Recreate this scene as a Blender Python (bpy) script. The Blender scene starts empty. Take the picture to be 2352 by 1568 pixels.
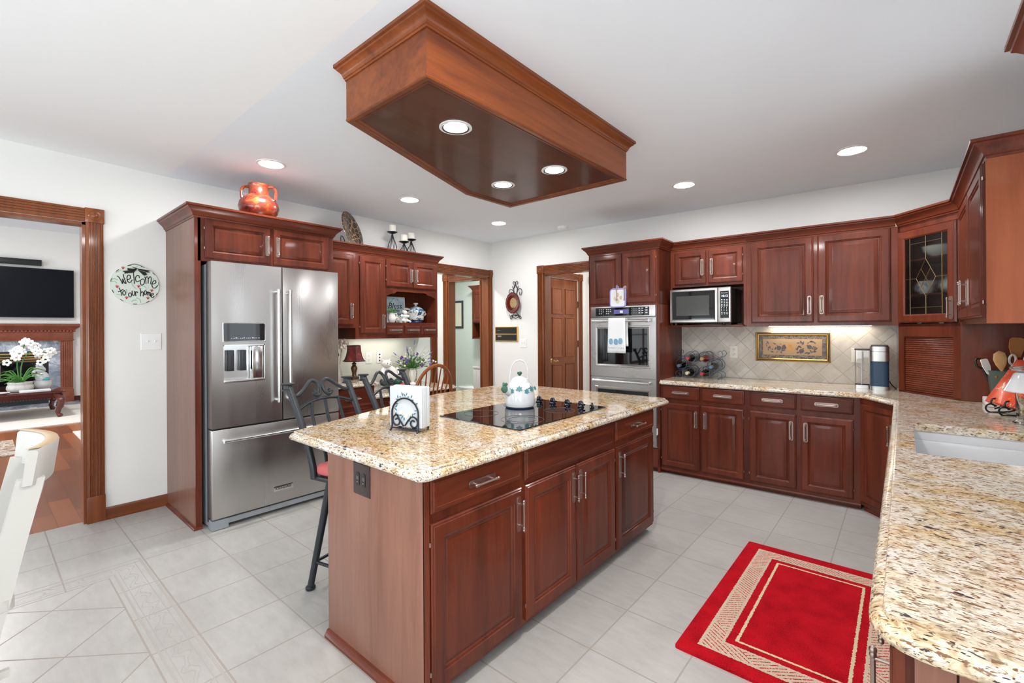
import bpy, bmesh, math, random
from mathutils import Vector, Matrix
random.seed(7)
R = math.radians
SC = bpy.context.scene
COL = SC.collection

# ------------------------------------------------------------------ camera, world, light
def look():
    f, yaw, roll, cy = 1052.5, 0.7065, -0.0060, 756.5
    F = Vector((-math.sin(yaw), math.cos(yaw), 0)); Rt = Vector((math.cos(yaw), math.sin(yaw), 0)); U = Vector((0, 0, 1))
    R3 = Rt * math.cos(roll) + U * math.sin(roll); U3 = U * math.cos(roll) - Rt * math.sin(roll)
    cam = bpy.data.cameras.new('camera'); o = bpy.data.objects.new('camera', cam); COL.objects.link(o)
    cam.sensor_width = 36; cam.lens = 36 * f / 2352; cam.shift_y = -(784 - cy) / 2352
    cam.clip_start = .02; cam.clip_end = 100
    m = Matrix.Identity(4)
    for i in range(3):
        m[i][0] = R3[i]; m[i][1] = U3[i]; m[i][2] = -F[i]
    m[2][3] = 1.37
    o.matrix_world = m
    SC.camera = o
look()
W = bpy.data.worlds.new('world'); SC.world = W; W.use_nodes = True
W.node_tree.nodes['Background'].inputs[0].default_value = (.86, .93, 1, 1)
W.node_tree.nodes['Background'].inputs[1].default_value = 1.2
SC.view_settings.view_transform = 'Standard'; SC.view_settings.look = 'None'
SC.view_settings.gamma = 1; SC.view_settings.use_curve_mapping = False
SC.view_settings.exposure = 0.16

def area(name, loc, rot, sx, sy, power, col=(1, 1, 1), shape='RECTANGLE'):
    l = bpy.data.lights.new(name, 'AREA'); l.shape = shape; l.size = sx
    if shape == 'RECTANGLE': l.size_y = sy
    l.energy = power; l.color = col
    o = bpy.data.objects.new(name, l); COL.objects.link(o); o.location = loc; o.rotation_euler = rot
    return o
# daylight entering by the windows (breakfast area behind the viewer, sink window, family room)
DAY = (.84, .93, 1)
area('daylight_rear_window', (-1.9, -3.60, 1.5), (R(128), 0, 0), 3.6, 2.0, 150, DAY)   # aimed upward to brighten the ceiling; no blinds modelled
area('daylight_side_window', (-4.40, -2.3, 1.5), (R(90), 0, R(-90)), 1.6, 1.9, 12, DAY)
area('daylight_nook_window', (1.72, -1.6, 1.5), (R(128), 0, R(90)), 2.4, 2.0, 220, DAY)  # aimed upward too, for more light on the ceiling
area('daylight_sink_window', (.60, 2.5, 1.6), (R(90), 0, R(90)), .86, .95, 5, DAY)
area('daylight_family_room', (-8.6, -3.3, 1.7), (R(90), 0, 0), 4.5, 2.2, 170, DAY)
WARM = (1, .97, .94)
area('aisle_fill_light', (-.70, .95, 2.575), (0, 0, 0), .16, .16, 32, WARM, 'DISK')  # fill light added out of view to brighten the right aisle
area('added_hall_light', (-2.7, 5.65, 2.58), (0, 0, 0), .16, .16, 26, WARM, 'DISK')  # unseen light added to brighten the dark hall
area('added_vestibule_light', (-5.15, 3.7, 2.58), (0, 0, 0), .16, .16, 24, WARM, 'DISK')  # unseen light added so the vestibule reads bright
area('added_bath_light', (-5.9, 5.7, 2.58), (0, 0, 0), .30, .3, 34, (.95, 1, .97), 'DISK')  # unseen light added to lift the dark bathroom
area('added_family_room_light', (-9.5, .0, 3.25), (0, 0, 0),   .4, .4, 70, WARM, 'DISK')  # unseen ceiling light added to the family room

# ------------------------------------------------------------------ mesh helpers
def BM(): return bmesh.new()
def box(bm, x0, y0, z0, x1, y1, z1, bev=0, seg=2):
    r = bmesh.ops.create_cube(bm, size=1)
    vs = r['verts']
    for v in vs:
        v.co = Vector(((x0 + x1) / 2 + v.co.x * (x1 - x0), (y0 + y1) / 2 + v.co.y * (y1 - y0), (z0 + z1) / 2 + v.co.z * (z1 - z0)))
    if bev:
        es = list({e for v in vs for e in v.link_edges})
        bmesh.ops.bevel(bm, geom=es, offset=bev, segments=seg, affect='EDGES', profile=.5)
def extr(bm, pts, vec):
    pts = [Vector(p) for p in pts]; vec = Vector(vec); n = len(pts)
    a = [bm.verts.new(p) for p in pts]; b = [bm.verts.new(p + vec) for p in pts]
    bm.faces.new(a); bm.faces.new(b[::-1])
    for i in range(n): bm.faces.new((a[i], b[i], b[(i + 1) % n], a[(i + 1) % n]))
def prism_z(bm, poly, z0, z1): extr(bm, [(x, y, z0) for x, y in poly], (0, 0, z1 - z0))
def prism_y(bm, poly, y0, y1): extr(bm, [(x, y0, z) for x, z in poly], (0, y1 - y0, 0))
def prism_x(bm, poly, x0, x1): extr(bm, [(x0, y, z) for y, z in poly], (x1 - x0, 0, 0))
def lathe(bm, prof, c=(0, 0, 0), seg=24, axis='z', sx=1, sy=1, cap=True):
    c = Vector(c); rings = []
    def P(r, h, a):
        x, y = r * math.cos(a) * sx, r * math.sin(a) * sy
        return c + (Vector((x, y, h)) if axis == 'z' else Vector((x, -h, y)) if axis == 'y' else Vector((h, x, y)))
    for r, h in prof:
        if r < 1e-6: rings.append([bm.verts.new(P(0, h, 0))])
        else: rings.append([bm.verts.new(P(r, h, 2 * math.pi * k / seg)) for k in range(seg)])
    for A, B in zip(rings, rings[1:]):
        for k in range(seg):
            j = (k + 1) % seg
            if len(A) == 1 and len(B) == 1: break
            if len(A) == 1: bm.faces.new((A[0], B[k], B[j]))
            elif len(B) == 1: bm.faces.new((A[k], A[j], B[0]))
            else: bm.faces.new((A[k], A[j], B[j], B[k]))
    for Q in (rings[0], rings[-1]) if cap else ():
        if len(Q) > 2:
            try: bm.faces.new(Q)
            except Exception: pass
def ball(bm, c, r, seg=16, sx=1, sy=1, sz=1, n=9):
    lathe(bm, [(r * math.sin(math.pi * k / n), -r * sz * math.cos(math.pi * k / n)) for k in range(n + 1)], c, seg, 'z', sx, sy)
def cr(pts, n=6, closed=False):
    P = [Vector(p) for p in pts]; out = []; m = len(P)
    rng = range(m if closed else m - 1)
    for i in rng:
        if closed: a, b, c, d = P[(i - 1) % m], P[i], P[(i + 1) % m], P[(i + 2) % m]
        else: a, b, c, d = P[max(i - 1, 0)], P[i], P[i + 1], P[min(i + 2, m - 1)]
        for k in range(n):
            t = k / n
            out.append(.5 * ((2 * b) + (c - a) * t + (2 * a - 5 * b + 4 * c - d) * t * t + (3 * b - a - 3 * c + d) * t ** 3))
    if not closed: out.append(P[-1])
    return out
def tube(bm, pts, r, seg=8, closed=False, flat=1):
    P = [Vector(p) for p in pts]; n = len(P)
    rr = r if isinstance(r, (list, tuple)) else [r] * n
    if len(rr) != n: rr = [rr[0] + (rr[-1] - rr[0]) * i / (n - 1) for i in range(n)]
    rings = []; up = None
    for i in range(n):
        t = (P[(i + 1) % n] - P[i - 1]) if closed else (P[min(i + 1, n - 1)] - P[max(i - 1, 0)])
        if t.length < 1e-9: t = Vector((0, 0, 1))
        t.normalize()
        if up is None:
            up = Vector((0, 0, 1)) if abs(t.z) < .9 else Vector((0, 1, 0))
        u = (up - t * up.dot(t))
        if u.length < 1e-6: u = t.orthogonal()
        u.normalize(); v = t.cross(u); up = u
        rings.append([bm.verts.new(P[i] + (u * math.cos(2 * math.pi * k / seg) * flat + v * math.sin(2 * math.pi * k / seg)) * rr[i]) for k in range(seg)])
    m = n if closed else n - 1
    for i in range(m):
        A, B = rings[i], rings[(i + 1) % n]
        for k in range(seg): bm.faces.new((A[k], A[(k + 1) % seg], B[(k + 1) % seg], B[k]))
    if not closed: bm.faces.new(rings[0][::-1]); bm.faces.new(rings[-1])
def sweep(bm, path, prof, z=0, closed=False, cap=True):
    """profile (out,h) along a 2-D path; out = right-hand side of the path"""
    P = [Vector((p[0], p[1])) for p in path]; n = len(P); cols = []
    for i in range(n):
        ns = []
        if closed or i > 0:
            t = (P[i] - P[i - 1]).normalized(); ns.append(Vector((t.y, -t.x)))
        if closed or i < n - 1:
            t = (P[(i + 1) % n] - P[i]).normalized(); ns.append(Vector((t.y, -t.x)))
        m = ns[0] if len(ns) == 1 else (ns[0] + ns[1]) / max(.25, 1 + ns[0].dot(ns[1]))
        cols.append([bm.verts.new((P[i].x + m.x * o, P[i].y + m.y * o, z + h)) for o, h in prof])
    for i in range(n if closed else n - 1):
        A, B = cols[i], cols[(i + 1) % n]
        for k in range(len(prof) - 1): bm.faces.new((A[k], B[k], B[k + 1], A[k + 1]))
    if cap and not closed:
        for c in (cols[0][::-1], cols[-1]):
            try: bm.faces.new(c)
            except Exception: pass
def rpoly(poly, r, n=5):
    out = []; m = len(poly)
    for i in range(m):
        p = Vector(poly[i]); a = Vector(poly[i - 1]); b = Vector(poly[(i + 1) % m])
        rad = r[i] if isinstance(r, (list, tuple)) else r
        if rad <= 0: out.append((p.x, p.y)); continue
        u = (a - p).normalized(); v = (b - p).normalized()
        ang = u.angle(v); d = min(rad / math.tan(ang / 2), .45 * (a - p).length, .45 * (b - p).length)
        s, e = p + u * d, p + v * d
        for k in range(n + 1):
            t = k / n
            q = s * (1 - t) ** 2 + p * 2 * t * (1 - t) + e * t * t
            out.append((q.x, q.y))
    return out
def rings(bm, x0, z0, x1, z1, y, prof):
    """front panel: concentric rectangles (inset, forward) on plane y, forward = -y"""
    R_ = []
    for ins, f in prof:
        R_.append([bm.verts.new(p) for p in ((x0 + ins, y - f, z0 + ins), (x1 - ins, y - f, z0 + ins), (x1 - ins, y - f, z1 - ins), (x0 + ins, y - f, z1 - ins))])
    for A, B in zip(R_, R_[1:]):
        for k in range(4): bm.faces.new((A[k], A[(k + 1) % 4], B[(k + 1) % 4], B[k]))
    bm.faces.new(R_[-1]); bm.faces.new(R_[0][::-1])
def spiral(c, r0, r1, a0, a1, n=24):
    return [(c[0] + (r0 + (r1 - r0) * k / n) * math.cos(R(a0 + (a1 - a0) * k / n)), c[1] + (r0 + (r1 - r0) * k / n) * math.sin(R(a0 + (a1 - a0) * k / n))) for k in range(n + 1)]

# ------------------------------------------------------------------ object helpers
OFF = {}
def fin(bm, name, mat, parent=None, sharp=35, loc=None):
    bmesh.ops.recalc_face_normals(bm, faces=bm.faces)
    off = OFF.get(parent.name) if parent else None
    if off is not None: bmesh.ops.translate(bm, vec=-Vector(off), verts=bm.verts)
    me = bpy.data.meshes.new(name); bm.to_mesh(me); bm.free()
    mats = mat if isinstance(mat, (list, tuple)) else [mat]
    for m in mats: me.materials.append(m)
    me.polygons.foreach_set('use_smooth', [True] * len(me.polygons))
    me.set_sharp_from_angle(angle=R(sharp))
    o = bpy.data.objects.new(name, me); COL.objects.link(o)
    if parent:
        o.parent = parent
        if off is not None: OFF[o.name] = off
    if loc: o.location = loc
    return o
FR = {'W': ((0, 0), 0), 'B': ((-1.8, 4.86), 2.0), 'L': ((-4.448, 0), 90), 'RW': ((.62, 0), -90)}
def w_of(frame, p):
    (ox, oy), a = FR[frame]; a = R(a)
    return Vector((ox + p[0] * math.cos(a) - p[1] * math.sin(a), oy + p[0] * math.sin(a) + p[1] * math.cos(a), p[2]))
def thing(name, label, cat, frame='W', at=(0, 0, 0), group=None, rz=0):
    """Empty at the thing's base; at = base point in frame coordinates; parts are given in frame coordinates (rz = 0) """
    o = bpy.data.objects.new(name, None); COL.objects.link(o); o.empty_display_size = .05
    o.location = w_of(frame, at); o.rotation_euler = (0, 0, R(FR[frame][1] + rz))
    o['label'] = label; o['category'] = cat
    if group: o['group'] = group
    OFF[o.name] = Vector(at) if rz == 0 else Vector((0, 0, 0))
    return o
def single(bm, name, mat, label, cat, frame='W', at=(0, 0, 0), group=None, rz=0, sharp=35):
    off = Vector(at) if rz == 0 else Vector((0, 0, 0))
    bmesh.ops.translate(bm, vec=-off, verts=bm.verts)
    o = fin(bm, name, mat, None, sharp)
    o.location = w_of(frame, at); o.rotation_euler = (0, 0, R(FR[frame][1] + rz))
    o['label'] = label; o['category'] = cat
    if group: o['group'] = group
    return o
def struct(bm, name, mat, frame='W', sharp=35):
    o = fin(bm, name, mat, None, sharp); o.location = w_of(frame, (0, 0, 0)); o.rotation_euler = (0, 0, R(FR[frame][1]))
    o['kind'] = 'structure'
    return o
def copy_thing(src, label, loc, rot=None, scale=None):
    c = src.copy(); COL.objects.link(c); c.location = loc; c['label'] = label
    if rot is not None: c.rotation_euler = rot
    if scale is not None: c.scale = scale
    for ch in list(src.children):
        d = ch.copy(); COL.objects.link(d); d.parent = c
        for g in list(ch.children):
            e = g.copy(); COL.objects.link(e); e.parent = d
    return c
def text(s, name, size, mat, parent, loc, ext=.0006, align='CENTER', flip=0, shear=0):
    """flat lettering standing on a face whose front is -y"""
    cu = bpy.data.curves.new(name, 'FONT'); cu.body = s; cu.size = size; cu.align_x = align; cu.extrude = ext; cu.shear = shear
    cu.resolution_u = 3
    t = bpy.data.objects.new('tmp_text', cu); COL.objects.link(t)
    dg = bpy.context.evaluated_depsgraph_get(); dg.update()
    me = bpy.data.meshes.new_from_object(t.evaluated_get(dg)); bpy.data.objects.remove(t)
    me.name = name
    me.transform(Matrix.Rotation(R(90), 4, 'X'))
    off = OFF.get(parent.name, Vector((0, 0, 0)))
    me.transform(Matrix.Translation(Vector(loc) - Vector(off)))
    me.materials.clear(); me.materials.append(mat)
    o = bpy.data.objects.new(name, me); COL.objects.link(o); o.parent = parent
    OFF[o.name] = off
    return o

# ------------------------------------------------------------------ material helpers
def nd(nt, typ, ins=None, **props):
    n = nt.nodes.new(typ)
    for k, v in props.items(): setattr(n, k, v)
    for k, v in (ins or {}).items():
        s = n.inputs[k]
        if isinstance(v, bpy.types.NodeSocket): nt.links.new(v, s)
        else: s.default_value = v
    return n
def MA(nt, op, a, b=0, c=0, clamp=False):
    n = nt.nodes.new('ShaderNodeMath'); n.operation = op; n.use_clamp = clamp
    for i, v in enumerate((a, b, c)):
        if i >= len(n.inputs): break
        if isinstance(v, bpy.types.NodeSocket): nt.links.new(v, n.inputs[i])
        else: n.inputs[i].default_value = v
    return n.outputs[0]
def mix(nt, f, a, b, typ='MIX'):
    n = nt.nodes.new('ShaderNodeMix'); n.data_type = 'RGBA'; n.blend_type = typ
    for s, v in ((n.inputs[0], f), (n.inputs[6], a), (n.inputs[7], b)):
        if isinstance(v, bpy.types.NodeSocket): nt.links.new(v, s)
        else: s.default_value = v if not isinstance(v, tuple) or len(v) == 4 else (*v, 1)
    return n.outputs[2]
def ramp(nt, f, stops, interp='LINEAR'):
    n = nt.nodes.new('ShaderNodeValToRGB'); n.color_ramp.interpolation = interp
    el = n.color_ramp.elements
    while len(el) < len(stops): el.new(.5)
    for e, (p, c) in zip(el, stops): e.position = p; e.color = (*c, 1) if len(c) == 3 else c
    nt.links.new(f, n.inputs[0]); return n.outputs[0]
def sep(nt, kind='Object'):
    tc = nt.nodes.new('ShaderNodeTexCoord'); s = nt.nodes.new('ShaderNodeSeparateXYZ'); nt.links.new(tc.outputs[kind], s.inputs[0])
    return tc.outputs[kind], s.outputs[0], s.outputs[1], s.outputs[2]
def vec(nt, co, scale=(1, 1, 1), rot=(0, 0, 0), loc=(0, 0, 0)):
    return nd(nt, 'ShaderNodeMapping', {'Vector': co, 'Scale': scale, 'Rotation': rot, 'Location': loc}).outputs[0]
def noise(nt, co, scale, detail=3, rough=.5, dist=0):
    return nd(nt, 'ShaderNodeTexNoise', {'Vector': co, 'Scale': scale, 'Detail': detail, 'Roughness': rough, 'Distortion': dist}).outputs[0]
def mat(name, col=(.8, .8, .8), rough=.5, metal=0, spec=.5, coat=0, emit=None, es=0, trans=0, ior=1.45, alpha=1):
    m = bpy.data.materials.new(name); m.use_nodes = True; nt = m.node_tree; b = nt.nodes['Principled BSDF']
    b.inputs['Base Color'].default_value = (*col, 1); b.inputs['Roughness'].default_value = rough
    b.inputs['Metallic'].default_value = metal; b.inputs['Specular IOR Level'].default_value = spec
    b.inputs['Coat Weight'].default_value = coat; b.inputs['Coat Roughness'].default_value = .08
    b.inputs['Transmission Weight'].default_value = trans; b.inputs['IOR'].default_value = ior
    if emit: b.inputs['Emission Color'].default_value = (*emit, 1); b.inputs['Emission Strength'].default_value = es
    m['_b'] = 1
    return m
def BS(m): return m.node_tree, m.node_tree.nodes['Principled BSDF']
def bump(m, h, strength=.3, dist=.002):
    nt, b = BS(m); n = nd(nt, 'ShaderNodeBump', {'Height': h, 'Strength': strength, 'Distance': dist}); nt.links.new(n.outputs[0], b.inputs['Normal'])
def setc(m, c): nt, b = BS(m); nt.links.new(c, b.inputs['Base Color'])
def setr(m, c): nt, b = BS(m); nt.links.new(c, b.inputs['Roughness'])
def lines(nt, c, period, off, hw):
    f = MA(nt, 'FRACT', MA(nt, 'DIVIDE', MA(nt, 'SUBTRACT', c, off), period))
    d = MA(nt, 'ABSOLUTE', MA(nt, 'SUBTRACT', f, .5))
    return MA(nt, 'GREATER_THAN', d, .5 - hw / period)
def wood(name, lo, hi, axis='z', rough=.36, coat=.17, var=.25, sc=1.0):
    m = mat(name, hi, rough, coat=coat, spec=.3); nt, b = BS(m)
    co, x, y, z = sep(nt)
    oi = nd(nt, 'ShaderNodeObjectInfo')
    co2 = nd(nt, 'ShaderNodeVectorMath', {0: co, 1: nd(nt, 'ShaderNodeCombineXYZ', {'X': MA(nt, 'MULTIPLY', oi.outputs['Random'], 7.0), 'Y': 0.0, 'Z': MA(nt, 'MULTIPLY', oi.outputs['Random'], 11.0)}).outputs[0]}, operation='ADD').outputs[0]
    s = {'z': (14, 14, 1.1), 'x': (1.1, 14, 14), 'y': (14, 1.1, 14)}[axis]
    v = vec(nt, co2, tuple(k * sc for k in s))
    n1 = noise(nt, v, 1.6, 6, .6, .6)
    s2 = {'z': (5, 5, .8), 'x': (.8, 5, 5), 'y': (5, .8, 5)}[axis]
    n2 = noise(nt, vec(nt, co2, s2), 1.0, 2, .5)
    n3 = noise(nt, vec(nt, co2, tuple(k * 5 for k in s)), 2, 2)
    f = MA(nt, 'ADD', MA(nt, 'MULTIPLY', n1, .55), MA(nt, 'ADD', MA(nt, 'MULTIPLY', n2, .5), MA(nt, 'MULTIPLY', n3, .12)))
    c = ramp(nt, f, [(.38, lo), (.72, hi)])
    k = MA(nt, 'ADD', MA(nt, 'MULTIPLY', oi.outputs['Random'], var), 1 - var / 2)
    c = mix(nt, 1.0, c, nd(nt, 'ShaderNodeCombineColor', {0: k, 1: k, 2: k}).outputs[0], 'MULTIPLY')
    setc(m, c); bump(m, n3, .04, .0006)
    return m
# ------------------------------------------------------------------ materials
CH_LO, CH_HI = (.050, .0095, .0045), (.158, .032, .013)
WV = wood('cherry_vertical_grain', CH_LO, CH_HI, 'z')
WH = wood('cherry_horizontal_grain', CH_LO, CH_HI, 'x')
WY = wood('cherry_grain_along_y', CH_LO, CH_HI, 'y')
WP = wood('cherry_end_panel', (.16, .066, .042), (.26, .120, .082), 'z', .35)
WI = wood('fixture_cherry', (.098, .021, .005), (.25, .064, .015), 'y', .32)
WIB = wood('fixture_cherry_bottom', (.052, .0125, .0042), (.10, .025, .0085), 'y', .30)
WT = wood('trim_oak_stain', (.105, .026, .009), (.235, .070, .022), 'z', .28)
WTH = wood('trim_oak_stain_horizontal', (.105, .026, .009), (.235, .070, .022), 'x', .28)
WM = wood('mantel_wood', (.16, .04, .02), (.24, .07, .04), 'y', .35)
WCH = wood('windsor_wood', (.17, .045, .012), (.30, .095, .028), 'z', .3)
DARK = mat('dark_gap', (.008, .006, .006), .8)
PAINT = mat('wall_paint_cream', (.77, .76, .728), .7, spec=.2)
CEIL = mat('ceiling_paint_white', (.86, .905, .955), .75, spec=.15); CEILN = mat('nook_ceiling_brighter', (.90, .905, .91), .75, spec=.15)  # nook ceiling whiter: the brightness step at the crease is put into the colour
nt, b = BS(CEIL); bump(CEIL, noise(nt, sep(nt)[0], 260, 2), .05, .001)
nt, b = BS(PAINT); bump(PAINT, noise(nt, sep(nt)[0], 300, 2), .05, .0006)
GREEN = mat('bath_paint_sage', (.63, .67, .62), .7, spec=.2)
DESKP = mat('desk_wall_paint_pale', (.70, .73, .66), .7, spec=.2)
WHITE = mat('white_plastic', (.82, .82, .80), .35)
ENAMEL = mat('white_enamel', (.62, .62, .625), .08, coat=.6)
CERAM = mat('white_ceramic', (.82, .80, .75), .15, coat=.4)
PEWTER = mat('pewter', (.40, .31, .27), .36, 1)
BRASS = mat('brass', (.75, .50, .18), .2, 1)
GOLD = mat('gold_frame', (.70, .42, .10), .28, 1)
CHROME = mat('chrome', (.66, .66, .66), .2, 1)
BLACKG = mat('black_glass', (.004, .004, .005), .03, spec=.6)
BLACKP = mat('black_plastic', (.012, .012, .013), .35)
NAVY = mat('slate_blue_plastic', (.018, .045, .085), .4)
IRON = mat('slate_black_iron', (.015, .019, .023), .42)
IRONB = mat('dark_wire_iron', (.018, .022, .030), .35, .4)
WIRE = mat('grey_blue_wire', (.10, .13, .17), .3, .7)
REDC = mat('coral_red_upholstery', (.58, .13, .13), .85)
GREY = mat('fridge_side_grey', (.33, .35, .37), .4, .3)
DGREY = mat('charcoal', (.035, .038, .042), .4)
LITE = mat('lamp_lens', (1, 1, 1), .4, emit=(.98, .98, 1), es=270)
LITEC = mat('canopy_lamp_lens', (1, 1, 1), .4, emit=(.98, .98, 1), es=130)
LITEU = mat('under_cabinet_lens', (1, 1, 1), .4, emit=(1, .93, .82), es=13)
GLOWB = mat('display_digits', (.6, .7, 1), .4, emit=(.75, .82, 1), es=2.2)
GLOWP = mat('oven_display', (.06, .06, .16), .2, emit=(.10, .10, .30), es=.5)
PRINT = mat('panel_print', (.55, .58, .62), .5)
CAME = mat('bronze_came', (.30, .20, .10), .35, 1)
GLASS = mat('clear_glass', (1, 1, 1), .02, trans=1, ior=1.45)
GREENL = mat('leaf_green', (.06, .20, .035), .5)
GREEND = mat('dark_leaf_green', (.02, .085, .05), .4)
TEAL = mat('teal_ivy', (.05, .20, .21), .4)
BLUEG = mat('cobalt_glaze', (.012, .03, .12), .15, coat=.4)
CREAMW = mat('cream_paint_wood', (.50, .48, .44), .4)
CANDLE = mat('candle_wax', (.84, .80, .70), .5)
BLACKINK = mat('black_paint', (.006, .006, .006), .6)
REDINK = mat('red_paint', (.55, .02, .02), .6)
GREENINK = mat('pale_green_paint', (.36, .55, .38), .7)
BLUEINK = mat('blue_embroidery', (.05, .18, .38), .8)
CLOTH = mat('white_cotton', (.80, .80, .80), .9)
LINEN = mat('bleached_wood', (.55, .50, .44), .8)
SPOON = mat('beech_wood', (.62, .36, .15), .5)
SPOOND = mat('orange_wood', (.46, .19, .06), .45)
def metal(name, axis, base=(.47, .455, .44)):
    m = mat(name, base, .3, 1); nt, b = BS(m)
    co = sep(nt)[0]
    n = noise(nt, vec(nt, co, {'x': (1, 160, 160), 'z': (160, 160, 1)}[axis]), 1, 1)
    n2 = noise(nt, vec(nt, co, (7, 1, 1.2) if axis == 'z' else (3, 1, 3), (0, 0, 0), (1.3, 0, 0)), 1, 1)
    setr(m, MA(nt, 'ADD', MA(nt, 'MULTIPLY', n, .04), MA(nt, 'ADD', MA(nt, 'MULTIPLY', n2, .22), .18)))
    return m
SS = metal('stainless_brushed', 'x'); SSV = metal('stainless_brushed_vertical', 'z')

def granite(name, gold=1.0):
    m = mat(name, (.6, .5, .35), .12, coat=.3); nt, b = BS(m); co = sep(nt)[0]
    v = vec(nt, co, (1.0, 1.35, 1.35), (0, 0, R(22)))
    n1 = noise(nt, v, 7, 3, .55)
    n2 = noise(nt, v, 42, 4, .62, .8)
    n2b = noise(nt, vec(nt, co, (.6, 1.4, 1.4), (0, 0, R(-20))), 105, 3, .55, .5)
    n3 = noise(nt, vec(nt, co, (.55, 1.5, 1.5), (0, 0, R(-18)), (3, 1, 2)), 120, 2, .5)
    n4 = noise(nt, vec(nt, co, (.6, 1.5, 1.5), (0, 0, R(-15)), (7, 5, 2)), 34, 3, .6, .6)
    base = ramp(nt, n2, [(.30, (.20, .105, .04)), (.42, (.42, .27, .12)), (.54, (.57, .42, .23)), (.68, (.68, .57, .41))])
    pale = ramp(nt, n2, [(.30, (.31, .25, .17)), (.43, (.52, .44, .34)), (.57, (.68, .63, .55)), (.74, (.50, .48, .45))])
    c = mix(nt, ramp(nt, n1, [(.30 + .14 * gold, (0, 0, 0)), (.52 + .14 * gold, (1, 1, 1))]), base, pale)
    c = mix(nt, ramp(nt, n2b, [(.565, (0, 0, 0)), (.62, (1, 1, 1))]), c, (.17, .085, .035))
    c = mix(nt, ramp(nt, n4, [(.64, (0, 0, 0)), (.675, (1, 1, 1))]), c, (.045, .038, .045))
    c = mix(nt, ramp(nt, n3, [(.65, (0, 0, 0)), (.68, (1, 1, 1))]), c, (.03, .022, .025))
    setc(m, c); return m
GRAN = granite('granite_gold', 1.0); GRANP = granite('granite_pale', .1); GRANM = granite('granite_mixed', .22)

def floor_mat():
    m = mat('ceramic_floor_tile', (.5, .48, .45), .32); nt, b = BS(m); co, x, y, z = sep(nt)
    P_ = .3502
    X0, Y0 = -1.378, 1.706
    n1 = noise(nt, co, 2.2, 4, .6); n2 = noise(nt, vec(nt, co, (1, 3, 1)), 9, 4, .6)
    c = ramp(nt, MA(nt, 'ADD', MA(nt, 'MULTIPLY', n1, .5), MA(nt, 'MULTIPLY', n2, .5)), [(.3, (.37, .35, .32)), (.7, (.49, .47, .44))])
    gx = lines(nt, x, P_, X0, .0035); gy = lines(nt, y, P_, Y0, .0035)
    g = MA(nt, 'MAXIMUM', gx, gy)
    # inlaid field of diagonal tile with a relief border strip
    inx = MA(nt, 'MULTIPLY', MA(nt, 'GREATER_THAN', x, -3.535), MA(nt, 'LESS_THAN', y, .657))
    ins = MA(nt, 'MULTIPLY', MA(nt, 'GREATER_THAN', x, -3.36), MA(nt, 'LESS_THAN', y, .475))
    s2 = math.sqrt(.5)
    u = MA(nt, 'MULTIPLY', MA(nt, 'ADD', x, y), s2); v = MA(nt, 'MULTIPLY', MA(nt, 'SUBTRACT', x, y), s2)
    gd = MA(nt, 'MAXIMUM', lines(nt, u, P_, -2.455 * s2, .0035), lines(nt, v, P_, -3.43 * s2, .0035))
    e1 = MA(nt, 'MAXIMUM', MA(nt, 'SUBTRACT', -3.36, x), MA(nt, 'SUBTRACT', y, .475))   # distance outward from the inner field
    def band(a, h): return MA(nt, 'LESS_THAN', MA(nt, 'ABSOLUTE', MA(nt, 'SUBTRACT', e1, a)), h)
    rib = MA(nt, 'MAXIMUM', band(.03, .005), MA(nt, 'MAXIMUM', band(.05, .002), MA(nt, 'MAXIMUM', band(.135, .002), band(.165, .006))))
    edge = MA(nt, 'MAXIMUM', band(.003, .004), band(.18, .004))
    # vine relief between the ribs
    along = MA(nt, 'ADD', x, y)
    wv = MA(nt, 'ADD', MA(nt, 'MULTIPLY', MA(nt, 'SINE', MA(nt, 'MULTIPLY', along, 46)), .018), MA(nt, 'MULTIPLY', noise(nt, co, 22, 1), .045))
    vd = MA(nt, 'ABSOLUTE', MA(nt, 'SUBTRACT', MA(nt, 'SUBTRACT', e1, .068), wv))
    inner = MA(nt, 'LESS_THAN', MA(nt, 'ABSOLUTE', MA(nt, 'SUBTRACT', e1, .092)), .038)
    vine = MA(nt, 'MULTIPLY', MA(nt, 'LESS_THAN', MA(nt, 'ABSOLUTE', MA(nt, 'SUBTRACT', vd, .012)), .0028), inner)
    strip = MA(nt, 'MAXIMUM', MA(nt, 'MAXIMUM', rib, vine), MA(nt, 'MAXIMUM', edge, MA(nt, 'MULTIPLY', MA(nt, 'MAXIMUM', gx, gy), MA(nt, 'GREATER_THAN', e1, 0))))
    field = MA(nt, 'ADD', MA(nt, 'MULTIPLY', gd, ins), MA(nt, 'MULTIPLY', strip, MA(nt, 'SUBTRACT', 1, ins)))
    g = MA(nt, 'ADD', MA(nt, 'MULTIPLY', field, inx), MA(nt, 'MULTIPLY', g, MA(nt, 'SUBTRACT', 1, inx)))
    soft = MA(nt, 'MULTIPLY', MA(nt, 'MULTIPLY', MA(nt, 'MAXIMUM', rib, vine), MA(nt, 'SUBTRACT', 1, ins)), inx)
    gc = mix(nt, soft, (.345, .305, .265), (.40, .37, .335))
    setc(m, mix(nt, g, c, gc)); bump(m, MA(nt, 'SUBTRACT', 1, g), .9, .004)
    setr(m, MA(nt, 'ADD', MA(nt, 'MULTIPLY', g, .4), .30))
    return m
TILE = floor_mat()
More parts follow.
